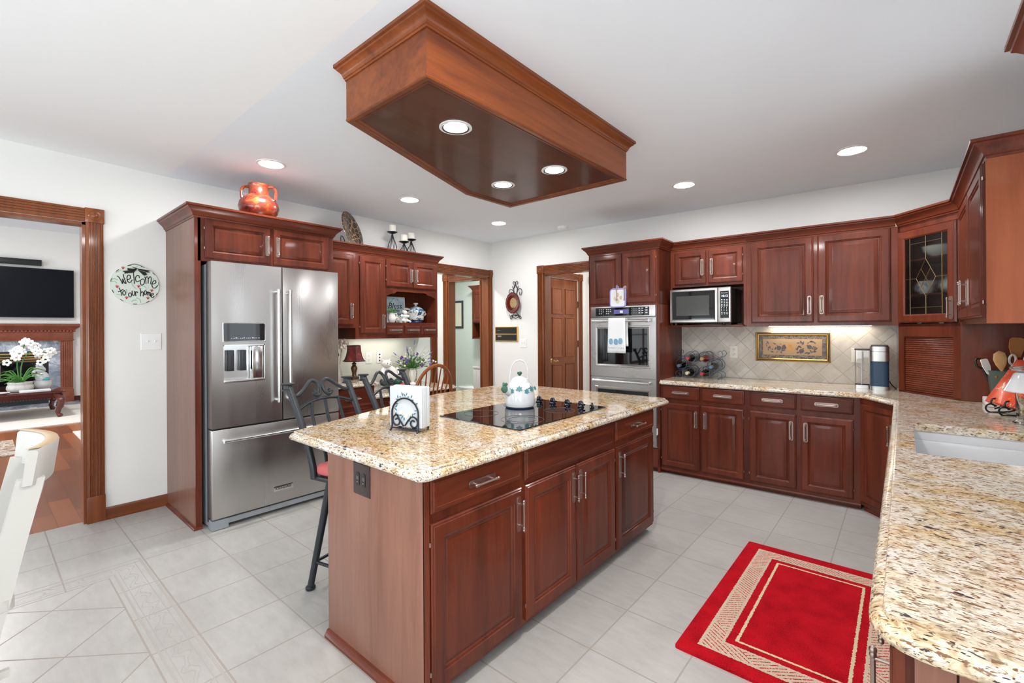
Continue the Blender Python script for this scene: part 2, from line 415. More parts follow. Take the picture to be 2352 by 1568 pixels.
def plank_mat():
    m = mat('hardwood_planks', (.3, .1, .04), .3, coat=.1); nt, b = BS(m); co, x, y, z = sep(nt)
    br = nd(nt, 'ShaderNodeTexBrick', {'Vector': vec(nt, co, (1, 1, 1), (0, 0, 0)), 'Color1': (.36, .105, .030, 1), 'Color2': (.10, .022, .010, 1), 'Mortar': (.08, .02, .01, 1), 'Scale': 1.0, 'Mortar Size': .0015, 'Brick Width': .75, 'Row Height': .125})
    n = noise(nt, vec(nt, co, (2, 22, 2)), 2, 4)
    setc(m, mix(nt, .28, br.outputs[0], mix(nt, n, (.20, .055, .02), (.42, .15, .055)))); return m
PLANK = plank_mat()
def diamond_mat():
    m = mat('tumbled_stone_diamond_tile', (.6, .55, .48), .45); nt, b = BS(m); co, x, y, z = sep(nt)
    s2 = math.sqrt(.5); wob = MA(nt, 'MULTIPLY', MA(nt, 'SUBTRACT', noise(nt, co, 30, 2), .5), .006)
    u = MA(nt, 'ADD', MA(nt, 'MULTIPLY', MA(nt, 'ADD', x, z), s2), wob); v = MA(nt, 'ADD', MA(nt, 'MULTIPLY', MA(nt, 'SUBTRACT', x, z), s2), wob)
    g = MA(nt, 'MAXIMUM', lines(nt, u, .128, .012, .0028), lines(nt, v, .128, .05, .0028))
    n = noise(nt, co, 11, 4, .6)
    cell = nd(nt, 'ShaderNodeTexWhiteNoise', {'Vector': nd(nt, 'ShaderNodeCombineXYZ', {'X': MA(nt, 'FLOOR', MA(nt, 'DIVIDE', u, .128)), 'Y': MA(nt, 'FLOOR', MA(nt, 'DIVIDE', v, .128)), 'Z': 0.0}).outputs[0]}, noise_dimensions='3D').outputs[0]
    c = ramp(nt, MA(nt, 'ADD', MA(nt, 'MULTIPLY', n, .6), MA(nt, 'MULTIPLY', cell, .3)), [(.25, (.50, .45, .38)), (.65, (.68, .63, .56))])
    setc(m, mix(nt, g, c, (.46, .41, .34))); bump(m, MA(nt, 'ADD', MA(nt, 'SUBTRACT', 1, g), MA(nt, 'MULTIPLY', n, .3)), .6, .003)
    return m
DIAM = diamond_mat()
def marble_mat():
    m = mat('grey_marble', (.3, .32, .36), .15); nt, b = BS(m); co = sep(nt)[0]
    n = noise(nt, co, 3.5, 6, .65, 1.6)
    setc(m, ramp(nt, n, [(.38, (.20, .24, .30)), (.52, (.34, .38, .44)), (.60, (.62, .66, .70)), (.66, (.30, .34, .40))])); return m
MARB = marble_mat()
def rug_mat(hx, hy):
    m = mat('red_rug_pile', (.5, .01, .015), .95, spec=.1); nt, b = BS(m); co, x, y, z = sep(nt)
    w = MA(nt, 'MULTIPLY', MA(nt, 'SUBTRACT', noise(nt, co, 90, 2), .5), .012)
    ax = MA(nt, 'SUBTRACT', hx, MA(nt, 'ABSOLUTE', x)); ay = MA(nt, 'SUBTRACT', hy, MA(nt, 'ABSOLUTE', y))
    d = MA(nt, 'ADD', MA(nt, 'MINIMUM', ax, ay), w)
    def rng(a, b_): return MA(nt, 'MULTIPLY', MA(nt, 'GREATER_THAN', d, a), MA(nt, 'LESS_THAN', d, b_))
    beige = rng(.072, .160); line = rng(.192, .204)
    # dashed chevron strokes on the beige band
    alt = MA(nt, 'GREATER_THAN', MA(nt, 'FRACT', MA(nt, 'MULTIPLY', MA(nt, 'ADD', x, y), 1.55)), .5)
    sgn = MA(nt, 'SUBTRACT', MA(nt, 'MULTIPLY', alt, 2), 1)
    q = MA(nt, 'ADD', MA(nt, 'MULTIPLY', y, .9), MA(nt, 'MULTIPLY', MA(nt, 'MULTIPLY', x, sgn), .65))
    st = MA(nt, 'GREATER_THAN', MA(nt, 'SINE', MA(nt, 'MULTIPLY', q, 330)), .60)
    dash = MA(nt, 'MULTIPLY', st, MA(nt, 'GREATER_THAN', noise(nt, co, 170, 1), .44))
    dash = MA(nt, 'MULTIPLY', dash, rng(.084, .148))
    n = noise(nt, co, 240, 3); n2 = noise(nt, co, 9, 3)
    red = ramp(nt, MA(nt, 'ADD', MA(nt, 'MULTIPLY', n, .6), MA(nt, 'MULTIPLY', n2, .4)), [(.32, (.20, .002, .006)), (.5, (.50, .006, .014)), (.7, (.62, .012, .022))])
    bg = ramp(nt, n, [(.3, (.56, .42, .30)), (.7, (.72, .58, .44))])
    c = mix(nt, MA(nt, 'MULTIPLY', beige, MA(nt, 'SUBTRACT', 1, dash)), red, bg); c = mix(nt, line, c, (.72, .60, .38))
    setc(m, c); bump(m, MA(nt, 'SUBTRACT', n, MA(nt, 'MULTIPLY', beige, .5)), .9, .006); return m
def speckle(name, base, cols, scale, rough=.3, coat=.2):
    m = mat(name, base, rough, coat=coat); nt, b = BS(m); co = sep(nt)[0]
    n = noise(nt, co, scale, 3, .6, .8)
    setc(m, ramp(nt, n, cols)); return m
POT = speckle('painted_pottery', (.4, .05, .03), [(.34, (.025, .014, .010)), (.42, (.22, .012, .010)), (.50, (.11, .040, .014)), (.58, (.26, .018, .012)), (.66, (.34, .095, .02)), (.74, (.03, .02, .018))], 13, .25, .5)
CARPET = speckle('pale_wool', (.7, .66, .6), [(.3, (.62, .57, .50)), (.7, (.78, .74, .68))], 60, .95, 0)
MATT = speckle('striped_mat', (.4, .33, .26), [(.4, (.22, .10, .05)), (.5, (.60, .54, .46)), (.62, (.30, .18, .10))], 14, .95, 0)
FLORAL = speckle('blue_floral_glaze', (.8, .8, .76), [(.36, (.02, .05, .18)), (.42, (.03, .18, .14)), (.46, (.80, .80, .75)), (.62, (.80, .80, .75)), (.66, (.05, .20, .22)), (.72, (.45, .25, .1))], 22, .12, .5)
LIDFL = speckle('blue_band_glaze', (.6, .7, .75), [(.38, (.03, .06, .22)), (.46, (.10, .22, .30)), (.52, (.66, .72, .72)), (.7, (.05, .18, .20))], 24, .12, .5)
CANDY = speckle('coloured_sweets', (.6, .6, .5), [(.36, (.10, .35, .65)), (.42, (.75, .70, .20)), (.48, (.35, .65, .20)), (.54, (.75, .25, .35)), (.6, (.80, .75, .70)), (.68, (.75, .45, .55))], 55, .4, .2)
REDPRINT = speckle('red_printed_cover', (.65, .08, .03), [(.30, (.75, .70, .60)), (.345, (.70, .30, .06)), (.39, (.62, .065, .025)), (.64, (.66, .075, .03)), (.67, (.40, .60, .55)), (.72, (.80, .75, .66))], 26, .25, .3)
def veins(name, bg, vein, scale, w):
    m = mat(name, bg, .25, coat=.4); nt, b = BS(m); co = sep(nt)[0]
    d = nd(nt, 'ShaderNodeTexVoronoi', {'Vector': nd(nt, 'ShaderNodeVectorMath', {0: co, 1: vec(nt, co)}, operation='ADD').outputs[0], 'Scale': scale}, feature='DISTANCE_TO_EDGE').outputs[0]
    setc(m, mix(nt, MA(nt, 'LESS_THAN', d, w), bg, vein)); return m
GIRAFFE = veins('crackle_lacquer', (.022, .016, .012), (.46, .24, .09), 9, .035)
PLATERIM = speckle('dark_red_plate_glaze', (.2, .02, .015), [(.36, (.06, .035, .008)), (.46, (.10, .006, .005)), (.62, (.14, .009, .007)), (.70, (.07, .055, .012))], 20, .15, .6)
PLATEC = speckle('tan_plate_centre', (.55, .38, .18), [(.36, (.05, .06, .012)), (.43, (.34, .22, .09)), (.60, (.40, .27, .12)), (.66, (.08, .085, .02))], 26, .2, .5)
FRUIT = speckle('faded_fruit_print', (.5, .38, .25), [(.36, (.16, .15, .19)), (.45, (.36, .29, .25)), (.52, (.58, .42, .25)), (.66, (.62, .46, .28)), (.72, (.62, .36, .12))], 24, .15, .6)
FRUITB = speckle('scroll_border_print', (.15, .15, .18), [(.44, (.07, .065, .08)), (.50, (.09, .085, .09)), (.53, (.30, .20, .10)), (.57, (.08, .075, .085))], 38, .4, 0)
TISSUE = speckle('worn_white_block', (.6, .58, .52), [(.36, (.10, .09, .08)), (.42, (.55, .53, .48)), (.7, (.66, .64, .60))], 13, .7, 0)
HAIRF = speckle('ivory_petals', (.7, .6, .5), [(.35, (.45, .33, .24)), (.5, (.72, .62, .52)), (.7, (.85, .78, .70))], 60, .7, 0)
SIGNBG = speckle('pale_blue_wash', (.45, .58, .62), [(.35, (.40, .52, .57)), (.65, (.56, .68, .72))], 20, .6, 0)
SHADE = speckle('burgundy_lampshade', (.12, .02, .015), [(.36, (.05, .008, .006)), (.56, (.16, .018, .014)), (.72, (.30, .05, .035))], 14, .6, 0)
FRAMEB = speckle('marbled_box', (.4, .38, .34), [(.4, (.06, .055, .05)), (.48, (.45, .42, .36)), (.68, (.55, .50, .44))], 42, .5, 0)
TEXTURED = mat('leaded_textured_glass', (.70, .74, .74), .2, trans=1, ior=1.3)
nt, b = BS(TEXTURED); bump(TEXTURED, noise(nt, sep(nt)[0], 55, 3, .6, 1.5), .35, .004)
WINE = mat('dark_wine_bottle', (.004, .006, .005), .06, coat=.5)
ROSE = mat('rose_wine_bottle', (.22, .006, .010), .06, coat=.5)
# ------------------------------------------------------------------ setting
def shell():
    b = BM(); box(b, -4.508, -3.8, -.06, 2.0, 7.2, 0); box(b, -7.6, 2.6, -.06, -4.508, 7.2, 0); struct(b, 'floor', TILE)
    b = BM(); box(b, -13.2, -4, -.07, -4.508, 2.6, -.001); struct(b, 'floor_living', PLANK)
    # left wall with two openings
    b = BM()
    x0, x1 = -4.568, -4.448
    for y0, y1, z0, z1 in ((-3.8, -1.25, 0, 2.75), (-1.25, .515, 2.155, 2.68), (.515, 3.751, 0, 2.62), (3.751, 4.715, 2.108, 2.6), (4.715, 4.9, 0, 2.6)):
        box(b, x0, y0, z0, x1, y1, z1)
    struct(b, 'wall_left', PAINT)
    b = BM()
    for a, c, z0, z1 in ((-2.66, -1.745, 0, 2.6), (-1.745, -.80, 2.095, 2.6), (-.80, 2.55, 0, 2.6)): box(b, a, 0, z0, c, .12, z1)
    struct(b, 'wall_back', PAINT, 'B')
    b = BM()
    for y0, y1, z0, z1 in ((.9, 2.07, 0, 2.6), (2.07, 2.93, 0, 1.08), (2.07, 2.93, 2.12, 2.6), (2.93, 5.1, 0, 2.6)): box(b, .62, y0, z0, .72, y1, z1)
    box(b, .72, .9, 0, 1.9, 1.0, 2.7); box(b, 1.8, -3.8, 0, 1.9, .9, 2.7)
    struct(b, 'wall_right', PAINT)
    b = BM(); box(b, -4.448, -3.8, 0, 1.8, -3.7, 2.75); struct(b, 'wall_rear', PAINT)
    b = BM(); box(b, -4.448, .99, 2.6, .72, 5.1, 2.72); struct(b, 'ceiling', CEIL)
    b = BM(); prism_x(b, [(.99, 2.6), (-3.8, 2.745), (-3.8, 2.85), (.99, 2.72)], -4.448, 1.9); struct(b, 'ceiling_nook', CEILN)
    # rooms beyond
    b = BM(); box(b, -7.6, 2.62, 2.6, -4.568, 7.2, 2.7); box(b, -3.9, 5.05, 2.6, -1.0, 6.5, 2.7); struct(b, 'ceiling_hall', CEIL)
    b = BM()
    for a, c, z0, z1 in ((-5.8, -3.535, 0, 2.6), (-3.535, -2.86, 2.12, 2.6), (-2.86, -2.78, 0, 2.6)): box(b, a, 0, z0, c, .1, z1)
    struct(b, 'wall_vestibule', PAINT, 'B')
    b = BM(); box(b, -5.75, 2.62, 0, -4.568, 2.72, 2.6); box(b, -5.95, 2.62, 0, -5.85, 4.75, 2.6); struct(b, 'wall_vestibule_side', PAINT)
    b = BM(); box(b, -7.5, 6.62, 0, -4.5, 6.72, 2.6); box(b, -7.5, 4.9, 0, -7.4, 6.62, 2.6); box(b, -4.72, 4.95, 0, -4.62, 6.62, 2.6); struct(b, 'wall_bath', GREEN)
    b = BM()
    for y0, y1, z0, z1 in ((5.0, 5.2, 0, 2.6), (5.2, 5.95, 2.1, 2.6), (5.95, 6.25, 0, 2.6)): box(b, -3.87, y0, z0, -3.75, y1, z1)
    box(b, -3.87, 6.25, 0, -1.2, 6.35, 2.6); box(b, -1.3, 5.05, 0, -1.2, 6.25, 2.6); struct(b, 'wall_hall', PAINT)
    b = BM(); box(b, -12.5, -4, 0, -12.4, 1.352, 3.3); box(b, -13.1, 1.352, 0, -13.0, 2.6, 3.3); box(b, -13.0, 1.31, 0, -12.5, 1.352, 3.3); box(b, -13, 2.6, 0, -4.568, 2.62, 3.3); box(b, -13, -4.1, 0, -4.568, -4, 3.3)
    struct(b, 'wall_living', PAINT)
    b = BM(); box(b, -13.2, -4, 3.3, -4.568, 2.62, 3.4); struct(b, 'ceiling_living', CEIL)
    # baseboards
    def base(name, frame, x0, x1, m=WTH, h=.085):
        b = BM(); prism_x(b, [(0, 0), (-.026, 0), (-.024, .012), (-.014, .022), (-.014, h - .012), (-.006, h), (0, h)], x0, x1); struct(b, name, m, frame)
    base('baseboard_left', 'L', .612, .985); base('baseboard_back', 'B', -2.64, -1.85)
    b = BM(); box(b, -12.4, 1.24, 0, -12.37, 1.36, .12); box(b, -13.0, 1.36, 0, -12.98, 2.6, .12); struct(b, 'baseboard_living', WH)
    # fluted casings
    flute = []
    wd = .095
    flute.append((0, 0)); flute.append((0, -.016)); flute.append((.010, -.022))
    for k in range(4):
        c = .0215 + k * .0175
        flute += [(c - .006, -.022), (c - .004, -.014), (c + .004, -.014), (c + .006, -.022)]
    flute += [(wd - .010, -.022), (wd, -.016), (wd, 0)]
    def casing(name, frame, xl, xr, ztop, left=True, right=True, plinth=True, depth=.12, y0=0, jamb=True):
        b = BM()
        for side, on in ((xl - wd, left), (xr, right)):
            if not on: continue
            extr(b, [(side + x, y0 + y, .19 if plinth else 0) for x, y in flute], (0, 0, ztop - (.19 if plinth else 0)))
            if plinth: box(b, side - .003, y0 - .027, 0, side + wd + .003, y0, .19, .002)
            box(b, side - .005, y0 - .027, ztop, side + wd + .005, y0, ztop + wd + .008, .002)
            lathe(b, [(.034, 0), (.034, .004), (.026, .001), (.020, .001), (.014, .006), (0, .008)], (side + wd / 2, y0 - .027, ztop + wd / 2 + .004), 20, 'y')
        a = xl - (0 if left else .0); c = xr
        extr(b, [(a, y0 + y, ztop + .004 + x) for x, y in flute], (c - a, 0, 0))
        if jamb:
            if left: box(b, xl - .002, y0 - .001, 0, xl + .018, y0 + depth, ztop)
            if right: box(b, xr - .018, y0 - .001, 0, xr + .002, y0 + depth, ztop)
            box(b, xl, y0 - .001, ztop - .018, xr, y0 + depth, ztop + .002)
        return struct(b, name, WT, frame)
    casing('trim_1', 'L', -1.25, .515, 2.155); casing('trim_2', 'L', 3.751, 4.715, 2.108, plinth=False)
    casing('trim_3', 'B', -1.745, -.80, 2.095, right=False, plinth=False)
    casing('trim_4', 'B', -3.54, -2.86, 2.12, plinth=False, depth=.14)
    FR['H'] = ((-3.75, 0), 90)
    casing('trim_5', 'H', 5.2, 5.95, 2.1, plinth=False, jamb=False)
    FR['F'] = ((0, 6.25), 0)
    casing('trim_6', 'F', -3.62, -2.9, 2.09, plinth=False, jamb=False)
    # six-panel door in the hall
    b = BM(); y = .02; box(b, 5.2, y, 0, 5.95, y + .04, 2.1)
    d = struct(b, 'door_1', WT, 'H')
    for x0, x1 in ((5.30, 5.53), (5.63, 5.85)):
        for z0, z1 in ((1.60, 1.95), (.98, 1.53), (.25, .86)):
            q = BM(); rings(q, x0, z0, x1, z1, y - .006, [(-.012, -.006), (-.012, .004), (0, .006), (.008, -.002), (.022, -.002), (.045, .004), (.05, .004)])
            fin(q, 'door_panel', WT, d)
    q = BM(); lathe(q, [(.030, 0), (.030, .004), (.018, .010), (.011, .014), (.011, .045)], (5.262, y, .93), 20, 'y')
    tube(q, cr([(5.262, y - .045, .93), (5.285, y - .05, .925), (5.31, y - .05, .918), (5.335, y - .05, .928), (5.36, y - .05, .922), (5.37, y - .05, .914)], 5), .007, 8); fin(q, 'lever_handle', BRASS, d)
    for z in (1.74, .93 + .22):
        q = BM(); box(q, 5.944, y - .03, z - .05, 5.956, y, z + .05); fin(q, 'hinge', PEWTER, d)
    # windows the daylight comes through
    def window(name, frame, x0, x1, z0, z1, y, nx, nz, m=WTH):
        b = BM()
        for i in range(nx + 1):
            x = x0 + (x1 - x0) * i / nx; w = .03 if i in (0, nx) else .012; box(b, x - w, y - .02, z0, x + w, y + .02, z1)
        for i in range(nz + 1):
            z = z0 + (z1 - z0) * i / nz; w = .03 if i in (0, nz) else .012; box(b, x0, y - .02, z - w, x1, y + .02, z + w)
        struct(b, name, m, frame)
    FR['BK'] = ((0, -3.55), 180); window('window_1', 'BK', .1, 3.7, .55, 2.55, 0, 6, 3)
    FR['NK'] = ((1.65, 0), -90); window('window_2', 'NK', .4, 2.8, .5, 2.5, 0, 4, 3)
    window('window_3', 'RW', -2.93, -2.07, 1.08, 2.12, .03, 2, 2)
    FR['SL'] = ((-4.33, 0), 90); window('window_4', 'SL', -3.1, -1.5, .6, 2.5, 0, 2, 3)
shell()

# recessed lights
def can(label, x, y, z, r=.078, group='recessed ceiling lights'):
    t = thing('recessed_light', label, 'ceiling light', 'W', (x, y, z), group)
    b = BM(); lathe(b, [(r + .022, 0), (r + .022, -.004), (r + .010, -.008), (r, -.006), (r - .006, 0)], (x, y, z), 32); fin(b, 'trim_ring', WHITE, t)
    b = BM(); lathe(b, [(r - .004, -.002), (r - .02, -.006), (0, -.008)], (x, y, z), 32); fin(b, 'lens', LITE, t)
    return t
C1 = [(-3.533, 1.42, 'recessed ceiling light nearest the red painted jar'), (-3.53, 2.663, 'recessed ceiling light between the lacquer plate and the wooden canopy'), (-3.545, 3.932, 'recessed ceiling light nearest the far room corner'), (-1.421, 3.943, 'recessed ceiling light above the microwave cabinet'), (-.264, 3.958, 'recessed ceiling light near the right corner cabinets')]
for x, y, l in C1: can(l, x, y, 2.6)
b = BM(); lathe(b, [(.065, 0), (.066, -.012), (.060, -.030), (.045, -.036), (.040, -.042), (.030, -.044), (0, -.044)], (0, 0, 0), 28)
single(b, 'smoke_detector', WHITE, 'round white smoke detector on ceiling near back wall', 'smoke detector', 'W', (0, 0, 0))
sd = bpy.data.objects['smoke_detector']; sd.location = (-3.10, 4.58, 2.6)
# ------------------------------------------------------------------ cabinets
def handle_mesh(vert):
    b = BM(); L = .155; w = .0145
    pl = rpoly([(-w, -L / 2), (w, -L / 2), (w, L / 2), (-w, L / 2)], w * .98, 6)
    extr(b, [(x, 0, z) for x, z in pl], (0, -.003, 0))
    extr(b, [(x * .72, -.003, z * .95) for x, z in pl], (0, -.0015, 0))
    for s in (-1, 1):
        tube(b, [(0, -.003, s * .046), (0, -.03, s * .046)], .0042, 8)
        lathe(b, [(0, -.0), (.0045, .001), (.0075, .006), (.0075, .010), (.0055, .013), (.0068, .017), (.0068, .020), (.0048, .024)][::1], (0, -.031, s * .070 if s < 0 else .070), 10) if s < 0 else lathe(b, [(0, 0), (.0045, -.001), (.0075, -.006), (.0075, -.010), (.0055, -.013), (.0068, -.017), (.0068, -.020), (.0048, -.024)], (0, -.031, .070), 10)
    tube(b, [(0, -.031, -.05), (0, -.031, .05)], .0048, 10)
    if not vert: bmesh.ops.transform(b, matrix=Matrix.Rotation(R(90), 4, 'Y'), verts=b.verts)
    o = fin(b, 'handle_source', PEWTER); me = o.data; bpy.data.objects.remove(o); me.name = 'handle'
    return me
HM = {'v': handle_mesh(True), 'h': handle_mesh(False)}
def handle(door, x, y, z, k):
    o = bpy.data.objects.new('handle', HM[k]); COL.objects.link(o); o.parent = door
    o.location = Vector((x, y, z)) - Vector(OFF.get(door.name, (0, 0, 0)))
DOORP = [(0, 0), (0, .012), (.004, .016), (.009, .017), (.012, .020), (.054, .020), (.057, .016), (.064, .0135), (.068, .009), (.074, .0075), (.078, .011), (.083, .012), (.100, .0175), (.106, .0175)]
DRWP = [(0, 0), (0, .010), (.003, .014), (.008, .015), (.011, .0195), (.022, .020), (.024, .0185)]
def door(t, x0, x1, z0, z1, y, hx=None, hz=None, m=None, hinge=0, slim=1.0, name='door'):
    b = BM(); pr = [(i * slim, f) for i, f in DOORP]; rings(b, x0, z0, x1, z1, y, pr)
    d = fin(b, name, m or WV, t, 25)
    if hx is not None: handle(d, hx, y - .020, hz, 'v')
    if hinge:
        for z in (z0 + .07, z1 - .07):
            q = BM(); xx = x0 if hinge < 0 else x1; tube(q, [(xx + hinge * .004, y - .012, z - .008), (xx + hinge * .004, y - .012, z + .008)], .004, 8); fin(q, 'hinge', PEWTER, d)
    return d
def drawer(t, x0, x1, z0, z1, y, h=True, m=None):
    b = BM(); rings(b, x0, z0, x1, z1, y, DRWP); d = fin(b, 'drawer_front', m or WH, t, 25)
    if h: handle(d, (x0 + x1) / 2, y - .020, (z0 + z1) / 2, 'h')
    return d
CROWN = [(0, 0), (.004, 0), (.006, .010), (.012, .014), (.014, .022), (.020, .034), (.034, .050), (.044, .058), (.046, .066), (.056, .070), (.056, .084), (0, .084)]
def crown(t, path, z0, m=None, k=1.0):
    b = BM(); sweep(b, path, [(o * k, h) for o, h in CROWN], z0); return fin(b, 'crown_moulding', m or WH, t, 30)
def shoe(t, path, m=None):
    b = BM(); sweep(b, path, [(0, 0), (.018, 0), (.017, .008), (.011, .015), (0, .018)], 0); return fin(b, 'shoe_moulding', m or WH, t)

# --- back run: two drawer base units, diagonal corner unit
def base_unit(label, x0, x1, drs, dos, D=.61):
    t = thing('base_cabinet', label, 'cabinet', 'B', (x0, 0, 0))
    b = BM(); box(b, x0, -D, .045, x1, -.005, .838); fin(b, 'carcass', WV, t)
    b = BM(); box(b, x0, -D + .022, 0, x1, -D + .04, .045); fin(b, 'toe_kick', WH, t)
    b = BM(); sweep(b, [(x0, -D), (x1, -D)], [(0, .03), (.006, .03), (.008, .038), (.004, .048), (0, .05)], 0); fin(b, 'base_moulding', WH, t)
    for a, c in drs: drawer(t, a, c, .712, .832, -D)
    for a, c, hx in dos: door(t, a, c, .074, .672, -D, hx, .54, slim=.85, hinge=(-1 if hx > (a + c) / 2 else 1))
    return t
base_unit('cherry base cabinet beneath the wine rack, beside the wall ovens', 0.0, .762, [(.041, .371), (.398, .742)], [(.024, .375, .343), (.391, .735, .424)])
base_unit('cherry base cabinet beneath the framed fruit print', .762, 1.534, [(.784, 1.123), (1.155, 1.492)], [(.784, 1.121, 1.087), (1.153, 1.49, 1.187)])
def corner_base():
    FR['DG'] = (tuple(w_of('B', (1.536, -.61, 0))[:2]), -47)
    t = thing('corner_base_cabinet', 'narrow angled cherry base cabinet in the inside counter corner', 'cabinet', 'DG', (0, 0, 0))
    L = .345
    b = BM(); box(b, 0.0, 0, .045, L, .30, .838); fin(b, 'carcass', WV, t)
    b = BM(); box(b, 0, .022, 0, L, .04, .045); fin(b, 'toe_kick', WH, t)
    door(t, .012, L - .03, .074, .800, 0, L - .058, .62, slim=.7)
corner_base()

# --- back run uppers
def uppers_back():
    D = .33
    # microwave cabinet with nook
    t = thing('wall_cabinet', 'cherry wall cabinet with two small doors above the microwave', 'cabinet', 'B', (0.012, 0, 1.385))
    x0, x1 = .018, .706
    b = BM(); box(b, x0, -D, 1.775, x1, -.003, 2.142); box(b, x0, -D, 1.385, x0 + .016, -.003, 1.775); box(b, x1 - .022, -D, 1.385, x1, -.003, 1.775); box(b, x0, -.02, 1.385, x1, -.003, 1.775); fin(b, 'carcass', WV, t)
    b = BM(); box(b, x0 - .004, -.415, 1.385, x1 - .012, -.02, 1.402, .004); fin(b, 'shelf', WH, t)
    door(t, .063, .358, 1.797, 2.112, -D, .325, 1.955, slim=.75); door(t, .378, .676, 1.797, 2.112, -D, .412, 1.955, slim=.75, hinge=1)
    crown(t, [(x0 + .002, -D), (x1, -D)], 2.137)
    t = thing('wall_cabinet', 'large cherry wall cabinet with two tall doors above the framed print', 'cabinet', 'B', (.707, 0, 1.385))
    x0, x1 = .707, 1.762
    b = BM(); box(b, x0, -D, 1.385, x1, -.003, 2.142); fin(b, 'carcass', WV, t)
    door(t, .747, 1.219, 1.414, 2.135, -D, 1.190, 1.56); door(t, 1.247, 1.719, 1.414, 2.135, -D, 1.276, 1.56)
    crown(t, [(x0, -D), (x1 - .014, -D)], 2.137)
    b = BM(); box(b, .85, -.10, 1.3835, 1.6, -.04, 1.3852); fin(b, 'under_cabinet_light', LITEU, t)
uppers_back()

# --- diagonal glass cabinet with tambour garage beneath
GA = w_of('B', (1.762, -.33, 0)); GB = Vector((.29, 4.24, 0))
FR['G'] = ((GA.x, GA.y), math.degrees(math.atan2(GB.y - GA.y, GB.x - GA.x)))
GL = (GB - GA).length
def glass_corner():
    t = thing('corner_cabinet', 'angled cherry corner cabinet with leaded glass door and slatted tambour below', 'cabinet', 'G', (0, 0, .882))
    L = GL
    b = BM()
    for z0, z1 in ((.882, .892), (1.375, 1.395), (2.12, 2.142)): prism_z(b, [(0, 0), (L, 0), (L + .20, .22), (.2, .44), (-.20, .22)], z0, z1)
    box(b, 0, 0, .882, .05, .02, 1.395); box(b, L - .05, 0, .882, L, .02, 1.395); box(b, .05, 0, 1.30, L - .05, .02, 1.395)
    box(b, 0, 0, 1.395, .018, .02, 2.142); box(b, L - .018, 0, 1.395, L, .02, 2.142); box(b, 0, 0, 2.09, L, .02, 2.142)
    prism_z(b, [(L, .005), (L + .20, .22), (L + .19, .23), (L - .005, .015)], .882, 2.142); prism_z(b, [(0, .005), (-.20, .22), (-.19, .23), (.005, .015)], .882, 2.142)
    prism_z(b, [(-.20, .22), (.2, .44), (.2, .43), (-.19, .215)], 1.39, 2.13); prism_z(b, [(L + .20, .22), (.2, .44), (.2, .43), (L + .19, .215)], 1.39, 2.13)
    for z in (1.60, 1.86): prism_z(b, [(.02, .025), (L - .02, .025), (L + .16, .22), (.2, .41), (-.16, .22)], z, z + .012)
    fin(b, 'carcass', WV, t)
    b = BM()
    n = 27
    for k in range(n):
        z0 = .892 + k * (1.30 - .892) / n; z1 = z0 + (1.30 - .892) / n
        prism_x(b, [(.022, z0), (.010, z0 + .001), (.006, (z0 + z1) / 2), (.010, z1 - .001), (.022, z1)], .05, L - .05)
    fin(b, 'tambour', WH, t)
    b = BM()
    X0, X1, Z0, Z1 = .012, L - .012, 1.402, 2.085; fw = .062
    pr = [(0, 0), (0, .012), (.004, .016), (.012, .020), (fw - .01, .020), (fw, .014), (fw, .004)]
    Rg = []
    for ins, f in pr: Rg.append([b.verts.new(p) for p in ((X0 + ins, -f, Z0 + ins), (X1 - ins, -f, Z0 + ins), (X1 - ins, -f, Z1 - ins), (X0 + ins, -f, Z1 - ins))])
    for A, B_ in zip(Rg, Rg[1:]):
        for k in range(4): b.faces.new((A[k], A[(k + 1) % 4], B_[(k + 1) % 4], B_[k]))
    d = fin(b, 'door', WV, t, 25); handle(d, X1 - .03, -.020, 1.50, 'v')
    x0, x1, z0, z1 = X0 + fw - .002, X1 - fw + .002, Z0 + fw - .002, Z1 - fw + .002
    q = BM(); box(q, x0, -.008, z0, x1, -.005, z1); fin(q, 'glass_pane', TEXTURED, d)
    q = BM(); xm = (x0 + x1) / 2; zm = (z0 + z1) / 2 - .02; lx0, lx1 = x0 + .04, x1 - .045; w = .0026
    def came(pts): tube(q, [(x, -.008, z) for x, z in pts], w, 6)
    came([(lx0, z0), (lx0, z1)]); came([(lx1, z0), (lx1, z1)]); came([(xm, z0), (xm, zm - .135)]); came([(xm, zm + .135), (xm, z1)])
    came([(lx0, z1 - .045), (lx1, z1 - .045)]); came([(lx0, z0 + .05), (lx1, z0 + .05)]); came([(x0, zm), (xm - .075, zm)]); came([(xm + .075, zm), (x1, zm)])
    came([(xm, zm - .135), (xm + .075, zm), (xm, zm + .135), (xm - .075, zm), (xm, zm - .135)])
    came([(xm - .0375, zm + .0675), (xm + .0375, zm - .0675)]); came([(xm + .0375, zm + .0675), (xm - .0375, zm - .0675)])
    fin(q, 'lead_came', CAME, d)
    crown(t, [(0, 0), (L, 0)], 2.137)
    # side panel facing the viewer beside the crock
    b = BM(); me = [(GB.x, GB.y), (.616, GB.y - .0), (.616, GB.y + .018), (GB.x + .01, GB.y + .018)]
    inv = Matrix.Rotation(-R(FR['G'][1]), 2)
    pts = [tuple(inv @ (Vector(p) - Vector(FR['G'][0]))) for p in me]
    prism_z(b, pts, .882, 1.40); fin(b, 'side_panel', WP if False else WV, t)
glass_corner()
def in_g(x, y): return tuple(w_of('G', (x, y, 0))[:2])
